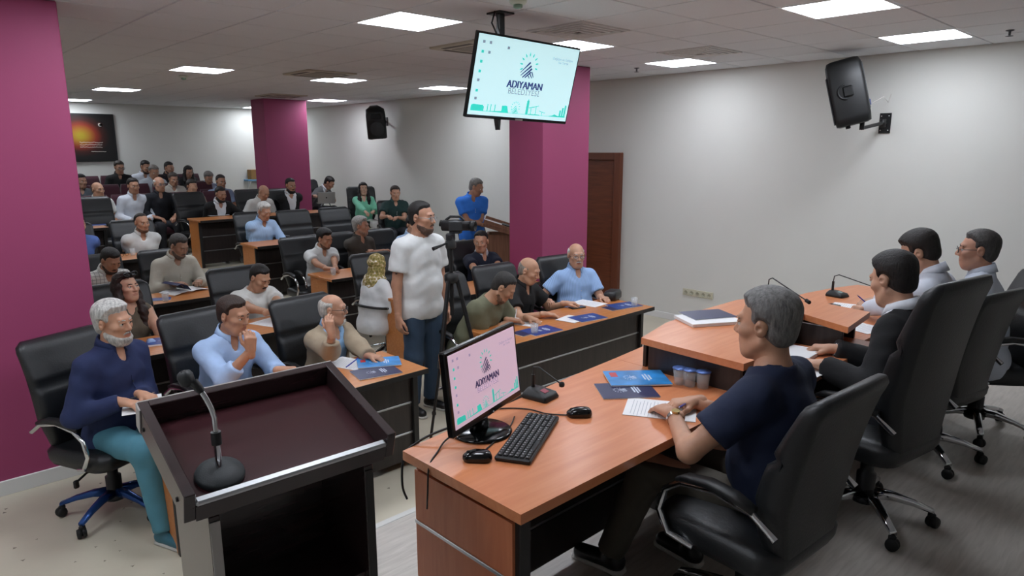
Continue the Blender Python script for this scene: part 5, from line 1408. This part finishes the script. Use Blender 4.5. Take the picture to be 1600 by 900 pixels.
# ------------------------------------------------------------------ camera on its tripod
def tripod():
    t = thing('tripod', 'black camera tripod standing in front of the cameraman', 'tripod', tuple(ray_y(706, 470, 4.1)[:2]) + (.0,))
    ap = np.array((0, 0, 1.24))
    for a in (200, 318, 80):
        d = np.array((math.cos(math.radians(a)), math.sin(math.radians(a)), 0)); e = d*.36 + np.array((0, 0, .012)); m_ = ap*.48 + e*.52; s0 = ap + d*.045 + np.array((0, 0, -.01))
        l = MB().tube([s0, m_], .017, 8).build('leg', BLACKP, t)
        MB().tube([m_, e], .011, 8).build('lower_leg', BLACKP, l); MB().tube([m_ - (e-m_)*.04, m_ + (e-m_)*.06], .022, 8).build('leg_clamp', DARKP, l)
        MB().lathe([(.018, -.012), (.018, .01), (.012, .02)], e, 10).build('rubber_foot', RUBBER, l)
    MB().lathe([(.05, 1.21), (.055, 1.23), (.055, 1.27), (.03, 1.29)], n=16).build('shoulder', BLACKP, t)
    MB().tube([(0, 0, .95), (0, 0, 1.49)], .016, 10).build('centre_column', BLACKP, t)
    MB().lathe([(.03, 1.475), (.042, 1.485), (.042, 1.525), (.03, 1.545), (.03, 1.575)], n=16).box((0, 0, 1.565), (.07, .05, .06), .01).build('head', DARKP, t)
    MB().tube([(.0, .0, 1.535), (-.08, .0, 1.51), (-.17, .0, 1.49)], [.009, .009, .016], 8).build('pan_handle', BLACKP, t)
    MB().tube([(-.05, -.05, 1.565), (.05, .05, 1.565)], .02, 10).build('tilt_knob', BLACKP, t)
    c = thing('video_camera', 'black camcorder with opened side screen on the tripod', 'camera', tuple(ray_y(714, 470, 4.1)[:2]) + (1.60,), math.radians(-58))
    L = []
    for x, hw, hh, zo in ((-.11, .03, .03, .045), (-.10, .04, .042, .048), (.02, .042, .045, .05), (.06, .040, .040, .05), (.065, .036, .036, .05), (.12, .036, .036, .05)):
        L.append([(x, px_, zo + pz_) for px_, pz_ in rrect(hw*2, hh*2, min(hw, hh)*.6, 4)])
    MB().loft([r[::-1] for r in L]).build('body', BLACKP, c)
    MB().lathe([(.040, 0), (.042, .04), (.036, .04), (.03, .01), (.002, .005)], (.12, 0, .05), 20, RY(PI/2)).build('lens_hood', BLACKP, c)
    MB().box((.03, -.09, .055), (.105, .012, .07), .004, RZ(.2)).build('side_screen', DARKP, c)
    MB().tube([(-.08, 0, .09), (-.04, 0, .118), (.04, 0, .118), (.07, 0, .09)], .010, 8).build('top_handle', BLACKP, c)
    MB().tube([(-.10, 0, .06), (-.125, 0, .066)], [.022, .026], 12).build('viewfinder', RUBBER, c)
    MB().box((0, 0, .0), (.09, .055, .02), .004).build('quick_release_plate', DARKP, c)
tripod()

# ------------------------------------------------------------------ things on the presiding desk
DZ = 1.13
def monitor():
    t = thing('monitor', 'black computer monitor showing the city logo on pink screen', 'monitor', (1.645, 1.885, DZ), 0)
    R = RZ(math.radians(17.5)) @ RX(math.radians(-6.3)); W, Hh = .51, .313
    c = np.array((0, -.015, .243))
    def at(x, y, z): return c + R @ np.array((x, y, z))
    MB().box(at(0, .014, 0), (W, .028, Hh), .005, R).build('bezel', GLOSSB, t)
    MB().box(at(0, .035, -.01), (W*.6, .03, Hh*.6), .012, R).build('back_cover', BLACKP, t)
    MB().box(at(0, -.0010, .006), (W-.034, .002, Hh-.042), 0, R).build('screen', SCRNP, t)
    n0 = len(t.children)
    screen_content(t, W-.034, Hh-.042, R, 0, VIOLS, mat('screen_mauve', '#8f7f9a', .6, emit=.5), VIOLS, mat('screen_teal_dim', '#2fa093', .6, emit=.6))
    for o in t.children[n0:] if n0 else []: pass
    for o in [q for q in t.children if q.name.startswith(('skyline', 'logo', 'lettering', 'desktop'))]:
        for v in o.data.vertices: v.co = Vector(v.co) + Vector(c + R @ np.array((0, -.0022, .006)))
    MB().loft([[np.array((0, .03, 0)) + RZ(.3) @ np.array((x, y, z)) for x, y in rrect(w_, d_, r_, 4)] for z, w_, d_, r_ in ((.01, .10, .05, .02), (.08, .08, .035, .015), (.16, .09, .03, .012))]).build('neck', GLOSSB, t)
    MB().lathe([(.118, 0), (.122, .006), (.112, .012), (.03, .018), (.01, .02)], (0.01, .03, 0), 40).build('foot', GLOSSB, t)
    MB().lathe([(.004, 0), (.004, .002)], at(.02, -.002, -.148), 8, R @ RX(PI/2)).build('badge', BRUSHED, t)
monitor()
def keyboard():
    a = math.atan2(1.909-1.696, 1.916-1.533)
    cx, cy = (1.916+1.951+1.558+1.533)/4, (1.909+1.786+1.547+1.696)/4
    t = thing('keyboard', 'black computer keyboard lying askew before the monitor', 'keyboard', (cx, cy, DZ), a)
    MB().box((0, 0, .010), (.435, .135, .018), .005).build('case', BLACKP, t)
    kk = MB(); lg = MB()
    random.seed(1)
    for r in range(6):
        y = .050 - r*.0205; x = -.205
        n_ = 0
        while x < .195:
            w_ = .0165
            if r == 5 and 3 <= n_ < 4: w_ = .095
            if r in (2, 3) and n_ == 12: w_ = .03
            if .075 < x < .083 or .138 < x < .146: x += .008
            kk.box((x+w_/2, y, .0215), (w_, .0165, .007), .002)
            lg.box((x+.005, y+.002, .0252), (.004, .005, .0004), 0)
            x += w_+.0025; n_ += 1
    o = kk.build('keys', mat('keycap', '#1b1c1e', .5), t); o['kind'] = 'stuff'
    o = lg.build('key_legends', mat('key_legend', '#b9bbbd', .6), t); o['kind'] = 'stuff'
keyboard()
def mouse(x, y, a, label):
    t = thing('computer_mouse', label, 'mouse', (x, y, DZ), a, 'black computer mice')
    L = []
    for z, w_, d_, r_, yo in ((.0, .056, .098, .026, 0), (.008, .062, .108, .03, 0), (.018, .062, .106, .03, 0), (.028, .055, .090, .027, -.004), (.035, .040, .064, .02, -.01), (.038, .02, .03, .01, -.012)):
        L.append([(x_, y_, z) for x_, y_ in rrect(w_, d_, r_, 6, yo)])
    MB().loft(L).build('shell', GLOSSB, t)
    MB().lathe([(.002, -.004), (.009, -.003), (.009, .003), (.002, .004)], (0, .032, .027), 12, RY(PI/2)).build('wheel', RUBBER, t)
mouse(1.479, 1.735, math.radians(42), 'black computer mouse between monitor and desk edge')
mouse(2.056, 1.754, math.radians(48), 'black computer mouse between keyboard and blue booklets')
def cable(pts, label, r=.0028):
    Q = []
    P = [np.array(p, float) for p in pts]
    for i in range(len(P)-1):
        p0, p1, p2, p3 = P[max(i-1, 0)], P[i], P[i+1], P[min(i+2, len(P)-1)]
        for u_ in np.linspace(0, 1, 7)[:-1]:
            Q.append(.5*((2*p1) + (-p0+p2)*u_ + (2*p0-5*p1+4*p2-p3)*u_**2 + (-p0+3*p1-3*p2+p3)*u_**3))
    Q.append(P[-1])
    tag(MB().tube(Q, r, 6).build('cable', BLACKP), label, 'cable')
z_ = DZ+.004
cable([(2.02, 1.79, z_), (1.97, 1.86, z_), (1.95, 1.95, z_), (1.88, 2.03, z_), (1.80, 2.06, z_)], 'thin black mouse cable curving behind the keyboard')
cable([(1.52, 1.76, z_), (1.75, 1.86, z_), (1.85, 1.93, z_)], 'thin black cable under the monitor foot')
cable([(1.60, 1.90, 1.20), (1.48, 1.96, 1.17), (1.40, 1.99, 1.14), (1.345, 2.0, 1.10), (1.32, 1.98, 1.0), (1.345, 1.99, .93)], 'thick black monitor cable looping over the desk corner', .0045)
cable([(1.62, 1.92, 1.17), (1.50, 1.93, 1.145), (1.41, 1.88, z_), (1.335, 1.83, 1.12), (1.318, 1.82, 1.03), (1.335, 1.85, .95)], 'second black cable hanging over the desk edge', .0035)
def desk_mic(x, y, z, a, label, L=.20, long_=False):
    t = thing('desk_microphone', label, 'microphone', (x, y, z), a)
    MB().loft([[(x_, y_, zz) for x_, y_ in rrect(w_, d_, .012, 4, yo)] for zz, w_, d_, yo in ((0, .11, .13, 0), (.006, .115, .135, 0), (.025, .108, .118, .004), (.042, .06, .05, .03))]).build('base', BLACKP, t)
    MB().box((0, -.022, .0345), (.035, .03, .004), .001, RX(math.radians(14))).build('button_panel', mat('mic_red', '#8f3a4a', .4) if not long_ else mat('mic_display', '#6f8f8a', .3), t)
    if not long_:
        MB().tube([(0, .04, .035), (0, .04, .10)], .0085, 10).build('stem_base', BLACKP, t)
        P = [(0, .04, .10), (0.0, .035, .135), (.0, .01, .14), (.02, -.10, .075)]
        MB().tube(P, .0035, 8).build('gooseneck', DARKP, t)
        MB().lathe([(.002, -.013), (.011, -.009), (.013, 0), (.011, .009), (.002, .013)], P[-1], 12).build('capsule', RUBBER, t)
    else:
        MB().tube([(0, .04, .035), (0, .04, .11)], .009, 10).build('stem_base', BLACKP, t)
        P = [(0, .04, .11), (0, .035, .15), (.0, .0, .165), (0, -.34, .10)]
        MB().tube(P, .0038, 8).build('gooseneck', BLACKP, t)
        MB().tube([(0, -.34, .10), (0, -.37, .094)], .011, 10).build('capsule', RUBBER, t)
desk_mic(2.098, 2.02, DZ, math.radians(10), 'small conference microphone beside the monitor with short neck')
_m = ray_z(1204, 476, 1.292); desk_mic(_m[0], _m[1], 1.292, math.radians(-32), 'conference microphone on the counter behind the grey haired man', long_=True)
_m = ray_z(1308, 463, DZ); desk_mic(_m[0], _m[1], DZ, math.radians(-8), 'conference microphone with lit display on the right worktop', long_=True)
def booklet(x, y, z, a, m_, label, w_=.21, d_=.297, t_=.006, mark=None, group='printed booklets'):
    t = thing('booklet', label, 'booklet', (x, y, z), math.radians(a), group)
    MB().box((0, 0, t_/2), (w_, d_, t_), .001).build('pages', PAPER, t)
    MB().box((0, 0, t_+.0006), (w_, d_, .0012), 0).build('cover', m_, t)
    if mark:
        rays, bars = logo_parts(0, 0, .032, 1.0); mb = MB(); zt = t_+.0016
        for P in rays + bars: mb.raw([(x_, y_ + d_*.10, zt) for x_, y_ in P], [tuple(range(len(P)))])
        for k, w2 in enumerate((.34, .46, .30)): mb.raw([(sx*w_*w2/2, d_*(-.12-.05*k) + sy*.004, zt) for sx, sy in ((-1, -1), (1, -1), (1, 1), (-1, 1))], [(0, 1, 2, 3)])
        mb.build('cover_print', WHITEP, t)
        if mark is REDCOV: MB().box((w_*.22, d_*.36, t_+.0014), (w_*.3, d_*.12, .0004), 0).build('cover_badge', REDCOV, t)
def sheet(x, y, z, a, label, w_=.21, d_=.297, lines=True):
    t = thing('paper_sheet', label, 'paper', (x, y, z), math.radians(a))
    MB().box((0, 0, .001), (w_, d_, .002), 0).build('sheet', PAPER, t)
    if lines:
        ln = MB()
        for k in range(16): ln.box((-.01*(k % 3), d_*.40-k*d_*.05, .0022), (w_*.78, .0025, .0003), 0)
        o = ln.build('text_lines', mat('text_grey', '#b4b7bd', .7), t)
Z = DZ+.0008
WHITEP = mat('print_pale', '#cfd9ea', .5)
booklet(2.44, 1.80, Z, 52, NAVYCOV, 'navy booklet on the presiding desk near the microphone', .20, .26, .004, WHITEP)
booklet(2.60, 1.86, Z+.006, 50, CYANCOV, 'bright blue booklet beside the three cups', .21, .29, .006, REDCOV)
sheet(2.36, 1.56, Z, 30, 'white form under the hands of the man in navy')
def cup(x, y, z, label):
    t = thing('water_cup', label, 'cup', (x, y, z), 0, 'sealed plastic water cups')
    MB().lathe([(.022, 0), (.026, .002), (.033, .078), (.031, .078), (.0245, .005), (.002, .004)], n=20).build('cup', GLASS, t)
    MB().lathe([(.024, .006), (.030, .068), (.002, .068)], n=18).build('water', mat('water', '#e6eef2', .03, trans=1.0), t)
    MB().lathe([(.036, .078), (.037, .081), (.002, .082)], n=20).build('foil_lid', mat('foil_blue', '#5a78b8', .3, .3, var=.4, vscale=50), t)
p = ray_z(1062, 600, Z); cup(p[0], p[1], Z, 'left of three sealed water cups in a row')
p = ray_z(1077, 603, Z); cup(p[0]+.0, p[1]-.0, Z, 'middle of three sealed water cups in a row')
p = ray_z(1093, 606, Z); cup(p[0]+.01, p[1]-.01, Z, 'right of three sealed water cups in a row')
booklet(3.30, 1.90, 1.2925, 60, PAPER, 'thick white document lying on the counter', .22, .30, .016)
booklet(3.36, 1.94, 1.310, 62, NAVYCOV, 'dark blue booklet on top of white document', .19, .26, .004)
booklet(3.52, 1.52, Z, 4, PAPER, 'open white file in the counter notch', .30, .22, .02)
sheet(3.28, 1.42, Z, -6, 'printed sheet before the man in black suit', .21, .297)
sheet(4.42, 1.50, Z, -20, 'white sheet under the writing hand on right worktop')
sheet(4.95, 1.72, Z, 10, 'white sheet at the far end of right worktop')
ph = thing('mobile_phone', 'black phone lying on the right worktop', 'phone', (4.86, 1.86, Z), 1.2)
MB().box((0, 0, .005), (.075, .155, .009), .003).build('body', BLACKP, ph); MB().box((0, 0, .0098), (.069, .148, .0008), 0).build('glass', MATS['phone_glass'], ph)
def pen(p, a, label, col='#2a3fa5', tilt=12):
    t = thing('pen', label, 'pen', tuple(p), math.radians(a), 'ballpoint pens'); R = RY(-math.radians(tilt))
    MB().tube([R @ np.array((-.07, 0, 0)), R @ np.array((.06, 0, 0))], .0042, 8).build('barrel', mat('pen_'+col.strip('#'), col, .3), t)
    MB().tube([R @ np.array((.06, 0, 0)), R @ np.array((.072, 0, 0))], [.004, .001], 8).build('tip', CHROME, t)
pen(ray_z(1066, 634, 1.185), 200, 'blue pen in the fingers of the man in navy')
pen(ray_z(1352, 472, 1.22), 120, 'violet pen held by the writing man', '#4a3a9a', 40)
# ------------------------------------------------------------------ things on the audience desks
A = .7508
p = ray_z(592, 568, A); booklet(p[0], p[1], A+.006, 62, CYANCOV, 'bright blue booklet before the man in beige blazer', mark=REDCOV)
p = ray_z(585, 581, A); booklet(p[0], p[1]-.02, A, 78, NAVYCOV, 'dark navy booklet at the front edge of left desk', mark=WHITEP)
p = ray_z(545, 568, A); sheet(p[0], p[1], A, 20, 'white sheet under the hand of the beige blazer man')
pen(ray_z(551, 566, .79), 20, 'blue pen held over the white sheet')
p = ray_z(205, 636, A); sheet(p[0]+.06, p[1], A, -15, 'white sheet before the white bearded man')
pen(ray_z(222, 618, .80), -30, 'dark pen of the white bearded man', '#16181c')
p = ray_z(918, 497, A); booklet(p[0], p[1], A, 80, BLUECOV, 'blue booklet in the middle of the right front desk', mark=WHITEP)
p = ray_z(893, 499, A); booklet(p[0], p[1], A+.001, 100, PAPER, 'pale leaflet beside the blue booklet on front desk', .2, .22, .003, BLUECOV)
p = ray_z(846, 517, A); booklet(p[0], p[1], A, 84, BLUECOV, 'blue booklet under the water glass near tripod', mark=WHITEP)
p = ray_z(822, 520, A); booklet(p[0], p[1], A, 90, NAVYCOV, 'navy booklet at the left end of right desk', .15, .21, .005)
p = ray_z(815, 503, A); sheet(p[0], p[1], A, 15, 'notes the man in olive T-shirt is writing')
pen(ray_z(806, 490, .80), 40, 'white pen in the hand of olive T-shirt man', '#c9c9c9', 30)
p = ray_z(920, 474, A); sheet(p[0], p[1], A, 5, 'white sheet before the moustached man')
p = ray_z(902, 481, A); ph = thing('mobile_phone', 'black phone lying before the moustached man', 'phone', tuple(p), 1.3)
MB().box((0, 0, .005), (.075, .155, .009), .003).build('body', BLACKP, ph); MB().box((0, 0, .0098), (.069, .148, .0008), 0).build('glass', MATS['phone_glass'], ph)
p = ray_z(975, 478, A); booklet(p[0], p[1], A, 75, BLUECOV, 'blue booklet at the right end of front desk', mark=WHITEP)
p = ray_z(958, 481, A); booklet(p[0], p[1]-.02, A, 80, NAVYCOV, 'navy booklet before the black pouch', .16, .2, .005)
p = ray_z(957, 467, A)
bg = thing('pouch', 'small black zipped pouch at the end of right desk', 'bag', (p[0], p[1], A), math.radians(20))
MB().loft([[(x, y, z) for x, y in rrect(w_, d_, .03, 5)] for z, w_, d_ in ((0, .20, .11), (.01, .225, .13), (.06, .225, .13), (.085, .20, .11), (.09, .15, .07))]).build('body', LEATHER, bg)
MB().tube([(-.11, .0, .078), (0, .058, .082), (.11, 0, .078)], .004, 6).build('zip', GREYM, bg)
def tumbler(px_, py_, z, label):
    p = ray_z(px_, py_, z); t = thing('water_glass', label, 'glass', tuple(p), 0, 'plastic water glasses on desks')
    MB().lathe([(.024, 0), (.026, .002), (.034, .085), (.032, .085), (.0245, .006), (.002, .005)], n=18).build('tumbler', GLASS, t)
    MB().lathe([(.0244, .006), (.0295, .055), (.002, .055)], n=16).build('water', MATS['water'], t)
tumbler(835, 522, A, 'clear water glass on the desk near the tripod')
tumbler(991, 479, A, 'clear water glass at the right end of front desk')
tumbler(259, 471, A, 'clear water glass before the man in beige shirt')
tumbler(467, 519, A, 'clear water glass before the man with phone') if False else tumbler(435, 512, A, 'clear water glass before the man with phone')
tumbler(208, 399, .9508, 'clear water glass before the heavy man in white')
tumbler(488, 424, A, 'clear water glass before the man in white polo') if False else tumbler(521, 430, A, 'clear water glass before the man in white polo')
p = ray_z(262, 534, A); booklet(p[0], p[1], A, 70, BLUECOV, 'blue booklet before the long haired woman', t_=.014, mark=WHITEP)
p = ray_z(236, 537, A); tp = MB().loft([[np.array(p) + np.array((x, y, z)) for x, y in rrect(w_, d_, .012, 4)] for z, w_, d_ in ((0, .05, .04), (.02, .065, .05), (.04, .03, .025))]).build('tissue', mat('tissue_blue', '#9ab4dc', .7))
tag(tp, 'crumpled pale blue tissue beside the blue booklet', 'tissue')
p = ray_z(425, 504, A); sheet(p[0], p[1], A, 20, 'white sheet before the man with the phone', .24, .3)
p = ray_z(452, 507, A); booklet(p[0], p[1], A, 60, BLUECOV, 'blue booklet right of the phone user', .18, .24, .005)
def open_book(px_, py_, z, a, label):
    p = ray_z(px_, py_, z); t = thing('open_booklet', label, 'booklet', tuple(p), math.radians(a))
    for s_ in (-1, 1):
        L = [[(s_*x, y, zz + o_) for y, o_ in ((-.14, 0), (.14, 0), (.14, .004), (-.14, .004))] for x, zz in ((.004, .012), (.05, .022), (.12, .016), (.20, .001))]
        MB().loft(L, False).build('page_block', PAPER, t)
    L = [[(x, y, zz + o_) for y, o_ in ((-.14, 0), (.14, 0), (.14, .003), (-.14, .003))] for x, zz in ((-.01, .03), (-.05, .085), (-.11, .11), (-.16, .10))]
    MB().loft(L, False).build('turned_cover', NAVYCOV, t)
open_book(288, 455, A, 15, 'open booklet with blue cover held by the man in beige')
open_book(426, 370, .9508, 10, 'open booklet read by the white haired man')
p = ray_z(250, 468, A); booklet(p[0], p[1], A, 70, BLUECOV, 'blue booklet beside the glass in third row', .15, .2, .005)
p = ray_z(340, 336, 1.1708); sheet(p[0], p[1], 1.1708, 0, 'white papers before the bearded man in suit', .3, .25)
p = ray_z(150, 352, 1.1708); booklet(p[0], p[1], 1.1708, 80, BLUECOV, 'blue booklet on the fifth row desk by pillar', .2, .25, .005)
p = ray_z(195, 400, .9508)
eg = thing('eyeglasses', 'dark eyeglasses lying on the fourth row desk', 'glasses', tuple(p), .4)
for s_ in (-1, 1):
    MB().tube([(s_*.033 + .024*math.cos(a), 0, .02 + .018*math.sin(a)) for a in np.linspace(0, 2*PI, 13)], .002, 6).tube([(s_*.057, 0, .025), (s_*.06, .12, .006)], .002, 6).build('rim', BLACKP, eg)
p = ray_y(790, 433, 5.95); hp_ = thing('paper_sheet', 'folded leaflet in the hands of navy polo man', 'paper', tuple(p), math.radians(20))
MB().box((0, 0, .0), (.11, .003, .20), .001, RX(-.5)).build('sheet', PAPER, hp_)

# the chair of the white bearded man keeps the blue film on its star base
BLUEF = mat('blue_film', '#2b4f8f', .25, .6)
for ch in proto_std.children:
    if ch.name.startswith('star_leg'):
        ch.material_slots[0].link = 'OBJECT'; ch.material_slots[0].material = BLUEF; ch['label'] = 'star leg in blue film'
